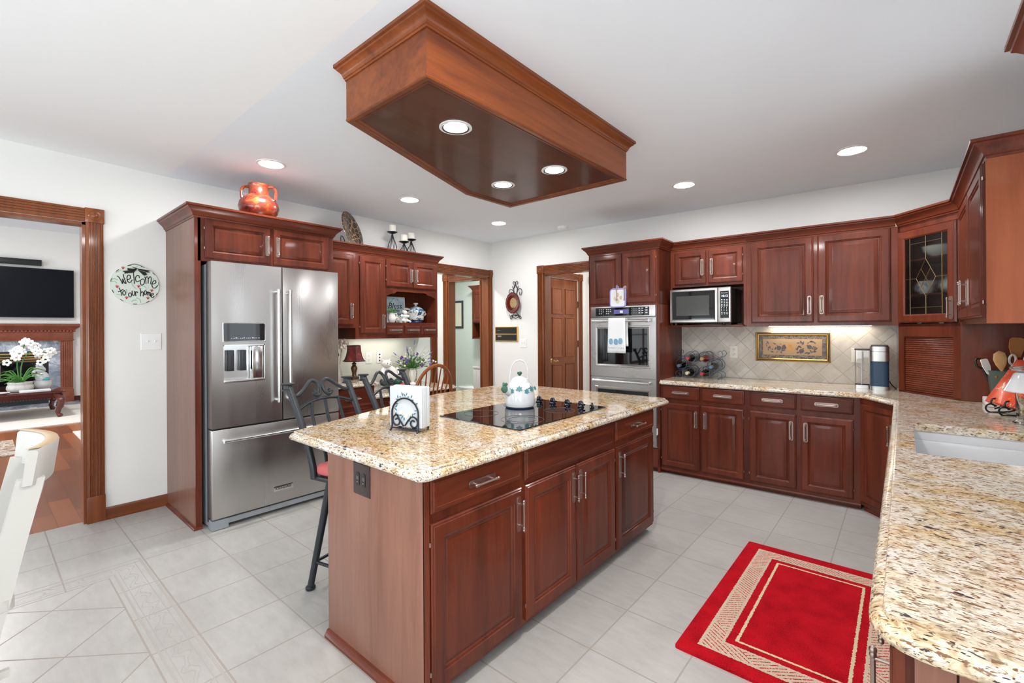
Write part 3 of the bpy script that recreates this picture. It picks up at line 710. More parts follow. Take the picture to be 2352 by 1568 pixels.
def cups():
    def cup(label, x, y, z, r, h, m, cat='cup', group=None, handle_on=True, saucer=False):
        t = thing('teacup', label, cat, 'G', (x, y, z), group)
        b = BM(); lathe(b, [(0, .002), (r * .55, 0), (r * .6, .004), (r * .85, h * .4), (r, h), (r - .004, h), (r * .8, h * .4), (r * .5, .008), (0, .006)], (x, y, z), 24); fin(b, 'bowl', m, t)
        if handle_on:
            b = BM(); tube(b, cr([(x - r * .85, y, z + h * .75), (x - r * 1.45, y, z + h * .75), (x - r * 1.5, y, z + h * .4), (x - r * .75, y, z + h * .25)], 6), .005, 8); fin(b, 'handle', CERAM, t)
    cup('white speckled mug behind the leaded glass on the middle shelf', .13, .10, 1.612, .055, .095, FLORAL)
    cup('small floral teacup at the left of the bottom glass shelf', .10, .085, 1.395, .036, .05, FLORAL, group='floral teacups in the corner cabinet')
    cup('small floral teacup at the right of the bottom glass shelf', .27, .085, 1.395, .036, .05, FLORAL, group='floral teacups in the corner cabinet')
    b = BM(); lathe(b, [(0, 0), (.04, 0), (.045, .004), (.10, .05), (.11, .085), (.105, .085), (.095, .05), (.04, .008), (0, .006)], (0, 0, 0), 28)
    single(b, 'serving_bowl', CERAM, 'white bowl on the top shelf behind the leaded glass', 'bowl', 'G', (.20, .15, 1.872), rz=.001)
    b = BM(); ball(b, (0, 0, .055), .05, 18, 1.5, 1, 1.1); tube(b, cr([(.06, 0, .06), (.10, 0, .075), (.12, 0, .10)], 5), [.014, .008], 8); lathe(b, [(0, .1), (.035, .105), (.02, .12), (0, .125)], (0, 0, 0), 16)
    single(b, 'sauceboat', CERAM, 'white china sauceboat on the middle shelf of the corner cabinet', 'serving dish', 'G', (.29, .13, 1.612), rz=.001)
cups()

# --- right uppers
def right_uppers():
    # frame RW: local x = -world y
    t = thing('wall_cabinet', 'cherry wall cabinet on the right wall with broad plain end panel', 'cabinet', 'RW', (-4.235, 0, 1.385))
    xa, xb, D = -4.235, -3.0, .325
    b = BM(); box(b, xa, -D, 1.385, xb - .018, -.003, 2.142); fin(b, 'carcass', WV, t)
    b = BM(); box(b, xb - .018, -D - .004, 1.385, xb, -.003, 2.142); fin(b, 'end_panel', WPR, t)
    mid = (xa + xb) / 2
    door(t, xa + .02, mid - .012, 1.414, 2.125, -D, mid - .05, 1.56); door(t, mid + .012, xb - .03, 1.414, 2.125, -D, mid + .05, 1.56, hinge=1)
    crown(t, [(xa + .02, -D), (xb, -D), (xb, -.003)], 2.137, k=1.05)
    b = BM(); lathe(b, [(.035, 0), (.035, -.012), (.028, -.014)], (-3.13, -.16, 1.385), 20); fin(b, 'puck_light_ring', WHITE, t)
    b = BM(); lathe(b, [(.028, -.0125), (0, -.0135)], (-3.13, -.16, 1.385), 20); fin(b, 'puck_light', LITE, t)
    t = thing('wall_cabinet', 'cherry wall cabinet, only its crown corner showing at the upper right edge', 'cabinet', 'RW', (-1.99, 0, 1.385))
    b = BM(); box(b, -1.99, -.325, 1.385, -1.02, -.003, 2.142); fin(b, 'carcass', WV, t)
    door(t, -1.97, -1.52, 1.414, 2.125, -.325, -1.55, 1.56); door(t, -1.49, -1.04, 1.414, 2.125, -.325, -1.46, 1.56)
    crown(t, [(-1.99, -.003), (-1.99, -.325), (-1.02, -.325)], 2.137)
WPR = wood('cherry_end_panel_orange', (.16, .036, .012), (.25, .066, .024), 'z', .42)
right_uppers()

# --- oven tower
def tower():
    D = .64
    x0, x1 = -.735, .016
    t = thing('oven_cabinet', 'tall cherry cabinet housing the wall ovens with two doors on top', 'cabinet', 'B', (x0, 0, 0))
    b = BM(); box(b, x0, -D, 0.045, x0 + .02, -.003, 2.142); box(b, x1 - .02, -D, .0, x1, -.003, 2.142); box(b, x0, -D, 1.602, x1, -.003, 2.142); box(b, x0, -D, .045, x1, -.003, .225); box(b, x0 + .02, -.03, .2, x1 - .02, -.003, 1.62)
    fin(b, 'carcass', WV, t)
    b = BM(); box(b, x0, -D + .03, 0, x1 - .02, -D + .05, .045); fin(b, 'toe_kick', WH, t)
    door(t, -.715, -.366, 1.622, 2.125, -D, -.398, 1.72, slim=.9); door(t, -.348, -.014, 1.622, 2.125, -D, -.318, 1.72, slim=.9, hinge=1)
    crown(t, [(x0, -.003), (x0, -D), (x1, -D), (x1, -.328)], 2.137)
tower()

# --- fridge surround and desk wall (frame L: local x = world y)
def left_run():
    D = .728
    t = thing('fridge_cabinet', 'tall cherry fridge surround with end panel, crown and two overhead doors', 'cabinet', 'L', (.985, 0, 0))
    b = BM(); box(b, .985, -D + .018, 0.0, 1.005, -.003, 2.170); fin(b, 'end_panel', WP, t)
    b = BM(); box(b, .985, -D, 0.0, 1.022, -D + .018, 2.170); fin(b, 'stile', WV, t)
    b = BM(); box(b, 1.005, -D, 1.862, 1.980, -.003, 2.170); box(b, 1.980, -D, 0, 1.998, -.003, 2.170); fin(b, 'carcass', WV, t)
    door(t, 1.045, 1.481, 1.883, 2.162, -D, 1.455, 2.02, slim=.8, hinge=-1); door(t, 1.505, 1.950, 1.883, 2.162, -D, 1.53, 2.02, slim=.8)
    crown(t, [(.985, -.003), (.985, -D), (1.998, -D), (1.998, -.003)], 2.162, k=1.05)
    b = BM(); box(b, .99, -D - .02, 2.228, 1.993, -.004, 2.2465); fin(b, 'top_board', WH, t)
    shoe(t, [(.985, -.003), (.985, -D), (1.022, -D)])
    Du = .335
    t = thing('wall_cabinet', 'short cherry wall cabinet with single door tucked beside the fridge', 'cabinet', 'L', (2.0, 0, 1.395))
    b = BM(); box(b, 2.0, -Du, 1.395, 2.438, -.003, 2.142); fin(b, 'carcass', WV, t)
    door(t, 2.06, 2.412, 1.425, 2.112, -Du, 2.385, 1.56, slim=.9)
    crown(t, [(2.0, -Du), (2.438, -Du)], 2.137)
    t = thing('wall_cabinet', 'tall narrow cherry wall cabinet left of the display niche', 'cabinet', 'L', (2.438, 0, 1.285))
    b = BM(); box(b, 2.438, -Du, 1.285, 2.785, -.003, 2.142); fin(b, 'carcass', WV, t)
    b = BM(); box(b, 2.4385, -Du + .012, 1.283, 2.4395, -.01, 1.393); fin(b, 'side_panel', WPR, t)
    door(t, 2.482, 2.770, 1.338, 2.112, -Du, 2.742, 1.46, slim=.9, hinge=-1)
    crown(t, [(2.438, -Du), (2.785, -Du)], 2.137)
    t = thing('wall_cabinet', 'cherry wall cabinet with open arched display niche and three small drawers', 'cabinet', 'L', (2.785, 0, 1.285))
    a, c = 2.785, 3.487
    b = BM(); box(b, a, -Du, 1.80, c, -.003, 2.142); box(b, a, -Du, 1.285, c, -.003, 1.452); box(b, a, -Du, 1.452, a + .016, -.003, 1.80); box(b, c - .03, -Du, 1.452, c, -.003, 1.80); box(b, a, -.015, 1.452, c, -.003, 1.80); fin(b, 'carcass', WV, t)
    arch = [(2.80, 1.80), (2.80, 1.735)] + [(2.815, 1.738), (2.85, 1.752), (2.875, 1.757), (2.895, 1.760), (2.92, 1.778), (2.945, 1.784), (3.30, 1.784), (3.325, 1.778), (3.35, 1.760), (3.375, 1.757), (3.40, 1.752), (3.44, 1.735), (3.46, 1.725)] + [(3.46, 1.80)]
    b = BM(); prism_y(b, arch, -Du, -Du + .018); fin(b, 'arched_valance', WV, t)
    door(t, 2.79, 3.126, 1.83, 2.114, -Du, 3.098, 1.96, slim=.8, hinge=-1); door(t, 3.136, 3.462, 1.83, 2.114, -Du, 3.166, 1.96, slim=.8)
    for x0, x1 in ((2.79, 2.995), (3.02, 3.225), (3.248, 3.45)): drawer(t, x0, x1, 1.322, 1.416, -Du)
    crown(t, [(2.785, -Du), (3.487, -Du), (3.487, -.003)], 2.137)
    # under-cabinet strip light
    b = BM(); box(b, 2.55, -.16, 1.2835, 3.2, -.11, 1.2852); fin(b, 'under_cabinet_light', LITEU, t)
    # desk
    Dh = .60
    t = thing('base_cabinet', 'cherry drawer base cabinet beside the fridge under the pale counter', 'cabinet', 'L', (2.0, 0, 0))
    b = BM(); box(b, 2.0, -Dh, .045, 2.475, -.003, .845); fin(b, 'carcass', WV, t)
    b = BM(); box(b, 2.0, -Dh + .03, 0, 2.475, -Dh + .05, .045); fin(b, 'toe_kick', WH, t)
    for z0, z1 in ((.66, .825), (.40, .63), (.09, .37)): drawer(t, 2.03, 2.45, z0, z1, -Dh)
    b = BM(); sweep(b, [(2.0, -.61), (2.485, -.61), (2.485, 0)], EDGE, .885); prism_z(b, [(2.0, -.61), (2.485, -.61), (2.485, -.003), (2.0, -.003)], .847, .885)
    single(b, 'countertop', GRANP, 'short pale granite counter beside the fridge under the lamp', 'countertop', 'L', (2.0, 0, .845))
    t = thing('desk', 'built-in cherry desk below the display niche', 'desk', 'L', (2.46, 0, 0))
    b = BM(); box(b, 2.48, -.58, .60, 3.46, -.56, .712); box(b, 3.42, -.58, 0, 3.46, -.003, .712); box(b, 2.477, -.56, 0, 2.495, -.003, .712); fin(b, 'frame', WH, t)
    for x0, x1 in ((2.50, 2.92), (2.96, 3.38)): drawer(t, x0, x1, .615, .700, -.58)
    b = BM(); sweep(b, [(2.478, -.60), (3.50, -.60), (3.50, 0)], EDGE, .752); prism_z(b, [(2.478, -.60), (3.50, -.60), (3.50, -.003), (2.478, -.003)], .714, .752)
    single(b, 'countertop', GRANP, 'low pale granite desk top holding the flower vase', 'countertop', 'L', (2.46, 0, .712))
EDGE = [(0, 0), (.004, -.0015), (.006, -.006), (.006, -.009), (.013, -.011), (.021, -.016), (.026, -.024), (.026, -.030), (.022, -.036), (.014, -.039), (0, -.039)]
left_run()
b = BM(); box(b, 2.0, -.0025, .76, 3.652, -.0005, 1.40); struct(b, 'trim_7', DESKP, 'L')
b = BM(); box(b, .02, -.006, .882, 1.762, -.0005, 1.39); struct(b, 'trim_8', DIAM, 'B')
# ------------------------------------------------------------------ appliances
def bar_handle(parent, p0, p1, y_face, y_bar, r=.011, name='handle', capm=None):
    b = BM(); p0 = Vector((p0[0], y_bar, p0[1])); p1 = Vector((p1[0], y_bar, p1[1])); d = (p1 - p0).normalized()
    tube(b, [p0, p1], r, 14)
    for p, s in ((p0, 1), (p1, -1)):
        tube(b, [p - d * s * .004, p + d * s * .022], r * 1.18, 14)
        q = p + d * s * .012; tube(b, [(q.x, y_bar, q.z), (q.x, y_face, q.z)], [r * .75, r * 1.0], 10)
    return fin(b, name, CHROME, parent)
def fridge():
    t = thing('refrigerator', 'stainless french door refrigerator with ice dispenser in cherry surround', 'refrigerator', 'L', (1.05, 0, 0))
    a, c, m = 1.045, 1.968, 1.515; yb, yf = -.775, -.862
    b = BM(); box(b, a, yb, .02, c, -.03, 1.838); fin(b, 'body', GREY, t)
    b = BM(); box(b, a, yf + .004, .004, a + .10, yb, .068); box(b, a + .09, yf + .02, .026, c - .09, yb, .062); box(b, c - .1, yf + .004, .004, c, yb, .068); fin(b, 'base_grille', GREY, t)
    b = BM(); box(b, a + .02, -.80, 1.838, a + .10, -.70, 1.858, .006); fin(b, 'hinge_cover', GREY, t)
    # left door with dispenser opening
    dx0, dx1, dz0, dz1 = 1.118, 1.388, 1.012, 1.275
    b = BM()
    def slab(x0, z0, x1, z1): box(b, x0, yf, z0, x1, yb - .008, z1)
    slab(a, .700, dx0, 1.852); slab(dx1, .700, m - .004, 1.852); slab(dx0, .700, dx1, dz0); slab(dx0, dz1, dx1, 1.852)
    d = fin(b, 'left_door', SSV, t)
    bar_handle(d, (m - .045, .845), (m - .045, 1.675), yf, yf - .055, .0125)
    q = BM(); pl = rpoly([(1.118, 1.300), (1.388, 1.300), (1.388, 1.425), (1.118, 1.425)], .012); extr(q, [(x, yf - .001, z) for x, z in pl], (0, -.004, 0)); fin(q, 'control_panel', BLACKG, d)
    q = BM(); rings(q, 1.113, 1.295, 1.393, 1.430, yf, [(0, 0), (0, .002), (.003, .0035), (.006, .003)]); fin(q, 'panel_bezel', CHROME, d)
    q = BM()
    for k in range(14):
        x = 1.165 + k * .0135; box(q, x, yf - .0056, 1.318, x + (.010 if k % 3 else .005), yf - .005, 1.322 + (.004 if k % 4 == 2 else 0))
    fin(q, 'panel_legend', PRINT, d)
    # recess
    q = BM()
    box(q, dx0, yf + .004, dz0, dx0 + .005, yb, dz1); box(q, dx1 - .005, yf + .004, dz0, dx1, yb, dz1); box(q, dx0, yf + .004, dz1 - .01, dx1, yb, dz1); box(q, dx0, yb - .02, dz0, dx1, yb - .009, dz1)
    box(q, dx1 - .085, yf + .006, dz0, dx1 - .005, yb - .02, dz1 - .01, .01)
    fin(q, 'dispenser_recess', CHROME, d)
    q = BM(); box(q, dx0, yf - .006, dz0 - .004, dx1, yb - .02, dz0 + .014, .003); fin(q, 'drip_tray', SS, d)
    for x in (dx0 + .035, dx0 + .115):
        q = BM(); box(q, x, yf + .030, dz0 + .075, x + .042, yb - .02, dz1 - .04, .004); box(q, x + .006, yf + .024, dz0 + .085, x + .036, yf + .032, dz1 - .05, .002); fin(q, 'dispenser_paddle', DGREY, d)
    # right door, freezer drawer
    b = BM(); box(b, m + .004, yf, .700, c, yb - .008, 1.852, .003); d = fin(b, 'right_door', SSV, t); bar_handle(d, (m + .038, .845), (m + .038, 1.675), yf, yf - .055, .0125)
    b = BM(); box(b, a, yf, .078, c, yb - .008, .688, .003); d = fin(b, 'freezer_drawer', SSV, t); bar_handle(d, (1.105, .615), (1.915, .615), yf, yf - .055, .0125)
    q = BM(); box(q, 1.445, yf - .004, .166, 1.585, yf, .204, .0015); fin(q, 'name_badge', CHROME, d)
    text('KitchenAid', 'badge_lettering', .026, BLACKINK, d, (1.515, yf - .0042, .176))
    b = BM(); box(b, a - .002, yb - .012, .05, a + .012, yb + .01, 1.845); box(b, m - .02, yb - .006, .70, m + .02, yb, 1.84); fin(b, 'door_gasket', DGREY, t)
fridge()

def ovens():
    t = thing('double_oven', 'stainless double wall oven with hanging towel, set in tall cherry cabinet', 'oven', 'B', (-.70, 0, .235))
    a, c = -.7, -.006; yb, yf = -.645, -.668
    b = BM(); box(b, a + .03, -.60, .24, c - .03, -.04, 1.59); box(b, a, yf + .012, .235, c, yb + .003, 1.60); fin(b, 'body', GREY, t)
    # control panel
    b = BM(); rings(b, a, 1.486, c, 1.60, yf + .012, [(0, 0), (0, .010), (.004, .016), (.012, .018)]); d = fin(b, 'control_fascia', SS, t, 25)
    b = BM(); box(b, -.638, yf - .008, 1.500, -.068, yf - .005, 1.583); d2 = fin(b, 'control_panel', BLACKG, d)
    y = yf - .0085
    b = BM(); box(b, -.435, y - .0006, 1.520, -.275, y, 1.562); fin(b, 'display', GLOWP, d)
    text('85', 'display_digits', .030, GLOWB, d, (-.352, y - .0012, 1.530))
    b = BM()
    for i in range(3):
        for j in range(3): box(b, -.245 + i * .022, y - .0005, 1.522 + j * .022, -.241 + i * .022, y, 1.527 + j * .022)
    for i in range(3):
        for j in range(2): box(b, -.175 + j * .030, y - .0005, 1.520 + i * .022, -.158 + j * .030, y, 1.529 + i * .022)
        box(b, -.105, y - .0005, 1.520 + i * .024, -.085, y, 1.531 + i * .024)
        for g in (-.60, -.52):
            for j in range(3):
                if i == 0 and j == 2: continue
                box(b, g + j * .021, y - .0005, 1.522 + i * .020, g + .012 + j * .021, y, 1.529 + i * .020)
    fin(b, 'panel_legend', PRINT, d)
    def odoor(z0, z1, wz0, wz1):
        b = BM()
        x0, x1 = a, c; w0, w1 = -.648, -.062
        box(b, x0, yf, z0, w0, yf + .02, z1); box(b, w1, yf, z0, x1, yf + .02, z1); box(b, w0, yf, wz1, w1, yf + .02, z1); box(b, w0, yf, z0, w1, yf + .02, wz0)
        d = fin(b, 'oven_door', SS, t)
        q = BM(); rings(q, w0 - .004, wz0 - .004, w1 + .004, wz1 + .004, yf, [(0, 0), (0, .006), (.006, .010), (.014, .010), (.030, -.002)]); fin(q, 'window_bezel', SS, d, 25)
        q = BM(); box(q, w0 + .026, yf - .003, wz0 + .026, w1 - .026, yf + .004, wz1 - .026); fin(q, 'oven_window', BLACKG, d)
        bar_handle(d, (a + .055, z1 - .030), (c - .055, z1 - .030), yf, yf - .062, .0135)
    odoor(.888, 1.480, .990, 1.400); odoor(.245, .880, .40, .785)
    b = BM(); box(b, c - .002, yf, .36, c + .008, yf + .02, .42); fin(b, 'side_latch', WHITE, t)
ovens()
def microwave():
    t = thing('microwave', 'countertop microwave with steel front on shelf below small cabinet', 'microwave', 'B', (.05, 0, 1.402))
    a, c, z0, z1, yf = .050, .606, 1.424, 1.746, -.455
    b = BM(); box(b, a + .008, yf + .02, z0 - .004, c - .004, -.04, z1 - .006, .004); fin(b, 'body', BLACKP, t)
    b = BM()
    for k in range(4): box(b, c - .005, -.20 + .0, z0 + .05 + k * .014, c - .002, -.10, z0 + .056 + k * .014)
    fin(b, 'vent_slots', DGREY, t)
    b = BM()
    for x in (a + .05, c - .07):
        for y in (-.42, -.08): lathe(b, [(.014, 0), (.016, .02)], (x, y, 1.402), 12)
    fin(b, 'feet', BLACKP, t)
    b = BM(); rings(b, a, z0, .492, z1, yf + .02, [(0, 0), (0, .016), (.006, .022), (.022, .024), (.028, .018)]); d = fin(b, 'door', SS, t, 25)
    b = BM(); box(b, a + .027, yf - .001, z0 + .030, .468, yf + .004, z1 - .026); fin(b, 'door_window', BLACKG, d)
    b = BM(); box(b, a + .065, yf - .0018, z0 + .068, .418, yf - .001, z1 - .068); fin(b, 'window_mesh', mat('window_mesh', (.05, .05, .047), .12), d)
    b = BM(); rings(b, .494, z0, c, z1, yf + .02, [(0, 0), (0, .016), (.006, .022), (.014, .024)]); d = fin(b, 'control_fascia', SS, t, 25)
    b = BM(); box(b, .515, yf - .006, z0 + .038, .588, yf - .003, z1 - .036); fin(b, 'control_panel', BLACKG, d)
    y = yf - .0065
    text('10:12', 'clock_digits', .026, GLOWB, d, (.552, y - .0008, z1 - .090)); text('KitchenAid', 'lettering', .012, WHITE, d, (.5515, y - .0006, z1 - .058))
    b = BM()
    for j in range(10):
        for i in range(3):
            w = .012 if j not in (5, 6, 7) else .005
            box(b, .523 + i * .022, y - .0005, z1 - .118 - j * .0145, .523 + w + i * .022, y, z1 - .112 - j * .0145)
    fin(b, 'panel_legend', WHITE, d)
microwave()

# ------------------------------------------------------------------ island
def island():
    FR['I'] = ((-1.30, 0), 90)
    t = thing('kitchen_island', 'cherry kitchen island with four panelled doors and granite top', 'kitchen island', 'I', (1.03, .3, 0))
    b = BM(); box(b, 1.045, 0, .045, 2.985, .665, .838); fin(b, 'carcass', WV, t)
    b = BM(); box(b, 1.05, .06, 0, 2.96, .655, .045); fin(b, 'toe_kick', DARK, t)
    b = BM(); box(b, 1.028, -.008, 0, 1.046, .672, .838, .001); fin(b, 'end_panel', WP, t)
    b = BM(); box(b, 1.028, -.010, .0, 1.05, -.002, .838); fin(b, 'corner_stile', WV, t)
    for x0, x1 in ((1.056, 1.567), (2.437, 2.972)): drawer(t, x0, x1, .708, .832, 0)
    drawer(t, 1.592, 2.416, .694, .832, 0, h=False)
    for x0, x1, hx in ((1.056, 1.566, 1.536), (1.594, 2.004, 1.976), (2.012, 2.425, 2.040), (2.445, 2.965, 2.478)):
        door(t, x0, x1, .068, .672, 0, hx, .565, hinge=(-1 if hx > (x0 + x1) / 2 else 1))
    b = BM(); sweep(b, [(1.028, .672), (1.028, -.012)], [(0, 0), (.020, 0), (.021, .012), (.013, .022), (.010, .030), (0, .034)], 0); fin(b, 'shoe_moulding', WY, t)
    # outlet on the end panel: front faces -y of the world
    t2 = thing('outlet', 'dark brown outlet plate on the end of the island', 'outlet', 'W', (-1.69, 1.028, .725))
    x, z, y = -1.690, .760, 1.028
    b = BM(); rings(b, x - .060, z - .066, x + .060, z + .066, y, [(0, 0), (0, .003), (.004, .006), (.012, .007)]); p = fin(b, 'cover_plate', BRN, t2, 25)
    for s in (-1, 1):
        b = BM(); pl = rpoly([(x + s * .022 - .014, z - .028), (x + s * .022 + .014, z - .028), (x + s * .022 + .014, z + .028), (x + s * .022 - .014, z + .028)], .013); extr(b, [(u, y - .007, v) for u, v in pl], (0, -.002, 0))
        fin(b, 'receptacle', BLACKP, t2)
        b = BM(); box(b, x + s * .022 - .006, y - .0094, z - .002, x + s * .022 - .003, y - .009, z + .012); box(b, x + s * .022 + .003, y - .0094, z - .002, x + s * .022 + .006, y - .009, z + .012); ball(b, (x + s * .022, y - .009, z - .012), .003); fin(b, 'slots', PEWTER, t2)
    outer = [(-2.287, .985), (-1.250, .985), (-1.250, 3.185), (-2.752, 3.185), (-2.752, 2.29)]
    ins = .026
    def inset(poly, d):
        n = len(poly); out = []
        for i in range(n):
            p, a, c = Vector(poly[i]), Vector(poly[i - 1]), Vector(poly[(i + 1) % n])
            t1 = (p - a).normalized(); t2_ = (c - p).normalized(); n1 = Vector((-t1.y, t1.x)); n2 = Vector((-t2_.y, t2_.x))
            m = (n1 + n2) / (1 + n1.dot(n2)); out.append(tuple(p + m * d))
        return out
    core = rpoly(inset(outer, ins), .02, 4)
    b = BM(); sweep(b, core, EDGE, .880, closed=True)
    for f in b.faces: f.material_index = 1
    prism_z(b, core, .8415, .880)
    single(b, 'island_top', [GRAN, GRANP], 'gold granite top of the kitchen island holding the cooktop', 'countertop', 'W', (-1.9, 2.0, .8405))
BRN = mat('brown_plastic', (.035, .018, .016), .3)
island()
def cooktop():
    z = .8805
    t = thing('cooktop', 'black glass electric cooktop set into the island', 'cooktop', 'W', (-1.705, 2.125, z))
    b = BM(); pl = rpoly([(-2.0, 1.704), (-1.408, 1.704), (-1.408, 2.546), (-2.0, 2.546)], .006); prism_z(b, pl, z, z + .006); g = fin(b, 'glass_surface', BLACKG, t)
    def ring(cx, cy, r): tube(b, [(cx + r * math.cos(k * math.pi / 24), cy + r * math.sin(k * math.pi / 24), z + .0062) for k in range(48)], .0012, 4, True, 1)
    for cx, cy, rs in ((-1.86, 1.90, (.10,)), (-1.56, 1.91, (.115, .075)), (-1.86, 2.27, (.115, .08)), (-1.56, 2.26, (.09,))):
        for r in rs: b = BM(); ring(cx, cy, r); fin(b, 'burner_ring', DGREY, t)
    KN = None
    for i, x in enumerate((-1.843, -1.733, -1.620, -1.520)):
        b = BM(); zz = z + .006; y = 2.432
        lathe(b, [(.021, 0), (.022, .004), (.017, .010), (.015, .014)], (x, y, zz), 20)
        ball(b, (x, y, zz + .022), .020, 16, 1, .45, 1.0); tube(b, [(x + .015, y, zz + .018), (x + .030, y, zz + .018)], .006, 8)
        fin(b, 'control_knob', KNOB, t)
    b = BM(); lathe(b, [(.012, 0), (.013, .006), (.009, .010)], (-1.450, 2.45, z + .006), 16); ball(b, (-1.450, 2.45, z + .024), .013, 12, .6, .6, 1.2); fin(b, 'control_knob', KNOB, t)
KNOB = mat('glossy_black_knob', (.006, .008, .014), .08, spec=.7)
cooktop()

# ------------------------------------------------------------------ right run
def right_run():
    # deep counter, frame W; sink opening x .036-.50, y 2.38-3.12
    z0, z1 = .8415, .880
    i = .026
    pB = w_of('B', (.017, -.650 + i, 0)); pB2 = w_of('B', (1.565, -.650 + i, 0))
    front = [(pB.x, pB.y), (pB2.x, pB2.y), (-.05 + i, 3.985)] + [(-.05 + i, 3.0)] + rpoly([(-.05 + i, 3.0), (-.05 + i, .958 + i), (.616, .958 + i)], [0, .07, 0], 6)[1:]
    b = BM(); sweep(b, front, EDGE, z1)
    pb1 = w_of('B', (.017, -.001, 0)); pb2 = w_of('B', (2.40, -.001, 0))
    k = [p for p in front]
    sx0, sx1, sy0, sy1 = .036, .50, 2.38, 3.12
    far = [k[0], k[1], k[2], (-.05 + i, sy1), (.617, sy1), (.617, pb2.y), (pb1.x, pb1.y)]
    prism_z(b, far, z0, z1); prism_z(b, [(-.05 + i, sy0), (sx0, sy0), (sx0, sy1), (-.05 + i, sy1)], z0, z1); prism_z(b, [(sx1, sy0), (.617, sy0), (.617, sy1), (sx1, sy1)], z0, z1)
    near = [(-.05 + i, sy0)] + k[4:] + [(.617, .958 + i), (.617, sy0)]
    prism_z(b, near, z0, z1)
    single(b, 'countertop', GRANM, 'long granite counter running from the ovens around the sink', 'countertop', 'W', (.2, 2.7, .8415))
    t = thing('sink', 'white undermount kitchen sink in the right granite counter', 'sink', 'W', (.27, 2.75, .66))
    b = BM(); x0, x1, y0, y1 = sx0 - .006, sx1 + .006, sy0 - .006, sy1 + .006
    box(b, x0 - .014, y0 - .014, .66, x0, y1 + .014, .8405); box(b, x1, y0 - .014, .66, x1 + .014, y1 + .014, .8405); box(b, x0, y0 - .014, .66, x1, y0, .8405); box(b, x0, y1, .66, x1, y1 + .014, .8405); box(b, x0, y0, .655, x1, y1, .67)
    box(b, x0, y1 - .03, .66, x1, y1, .80, .006); fin(b, 'basin', ENAMEL, t)
    b = BM(); lathe(b, [(.04, 0), (.04, .002), (.03, .003), (.012, -.0)], (.27, 2.75, .671), 20); fin(b, 'drain', CHROME, t)
    FR['RB'] = ((0, 0), -90)   # local x = -world y, front faces -x
    D = -.0
    def unit(label, ya, yb, doors, top=.838, end=False):
        t = thing('base_cabinet', label, 'cabinet', 'RB', (-yb, 0, 0))
        b = BM(); box(b, -yb, 0, .045, -ya, .60, top); 
        if top < .8: box(b, -yb, 0, top, -ya, .018, .838)
        fin(b, 'carcass', WV, t)
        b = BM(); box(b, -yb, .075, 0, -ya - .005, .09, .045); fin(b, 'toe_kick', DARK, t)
        for d in doors: door(t, *d[:4], 0, d[4], d[5], slim=.8)
        return t
    unit('blank cherry base cabinet right of the inside counter corner', 3.36, 4.02, [(-4.0, -3.39, .074, .825, -3.44, .66)])
    unit('cherry sink base cabinet under the white sink', 2.14, 3.36, [(-3.34, -2.76, .074, .825, -2.80, .66), (-2.74, -2.16, .074, .825, -2.70, .66)], top=.62)
    t = unit('cherry base cabinet at the near end of the right counter, its pull seen edge on', 1.02, 2.14, [(-2.12, -1.60, .074, .672, -1.65, .55)])
    drawer(t, -2.12, -1.60, .712, .832, 0)
    door(t, -1.25, -1.012, .074, .825, 0, -1.215, .635, slim=.6); door(t, -1.58, -1.265, .074, .825, 0, -1.54, .635, slim=.7)
    b = BM(); box(b, -1.02, .012, .0, -1.006, .062, .838); box(b, -1.02, .065, 0, -1.004, .60, .838); fin(b, 'end_panel', WP, t)
right_run()
# ------------------------------------------------------------------ wooden light canopy over the island
def canopy():
    t = thing('ceiling_canopy', 'dark cherry box canopy with crown and three lights above the island', 'light canopy', 'W', (-1.85, 2.0, 2.345))
    zb, zt = 2.345, 2.60
    P = [(-1.970, 1.128), (-1.384, 1.128), (-1.378, 2.780), (-2.385, 2.780), (-2.392, 2.298)]   # seen from below
    n = len(P)
    inn = []
    for i in range(n):
        p, a, c = Vector(P[i]), Vector(P[i - 1]), Vector(P[(i + 1) % n])
        t1 = (p - a).normalized(); t2 = (c - p).normalized(); n1 = Vector((-t1.y, t1.x)); n2 = Vector((-t2.y, t2.x))
        inn.append((n1 + n2) / (1 + n1.dot(n2)))
    b = BM(); sweep(b, P, [(-.018, 0), (0, 0), (0, zt - zb - .001), (-.018, zt - zb - .001), (-.018, 0)], zb, closed=True); fin(b, 'side_boards', WI, t)
    core = [tuple(Vector(p) + m * .016) for p, m in zip(P, inn)]
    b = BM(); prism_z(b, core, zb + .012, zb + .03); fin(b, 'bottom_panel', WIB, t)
    b = BM(); sweep(b, P, [(-.052, .012), (-.046, .006), (-.040, .004), (-.034, .008), (-.030, .004), (-.020, -.002), (-.002, -.003), (.002, .002), (.002, .008), (0, .010)], zb, closed=True); fin(b, 'bottom_bead', WI, t)
    b = BM(); sweep(b, P, [(0, 0), (.005, 0), (.007, .008), (.011, .010), (.013, .018), (.018, .028), (.030, .040), (.036, .044), (.038, .050), (.047, .054), (.047, .068), (0, .068)], zt - .0685, closed=True); fin(b, 'crown_moulding', WI, t, 30)
    for x, y in ((-1.655, 1.525), (-2.072, 2.343), (-1.640, 2.335)):
        b = BM(); r = .062; lathe(b, [(r + .018, 0), (r + .018, -.004), (r + .007, -.006), (r, -.003), (r - .003, .0)], (x, y, zb + .012), 32); fin(b, 'trim_ring', WHITE, t)
        b = BM(); lathe(b, [(r + .005, -.0068), (r + .001, -.0045), (r - .004, -.0042), (r - .004, -.002)], (x, y, zb + .012), 32, cap=False); fin(b, 'dark_groove', DARK, t)
        b = BM(); lathe(b, [(r - .004, -.0015), (r - .014, -.003), (0, -.004)], (x, y, zb + .012), 32); fin(b, 'lens', LITEC, t)
canopy()
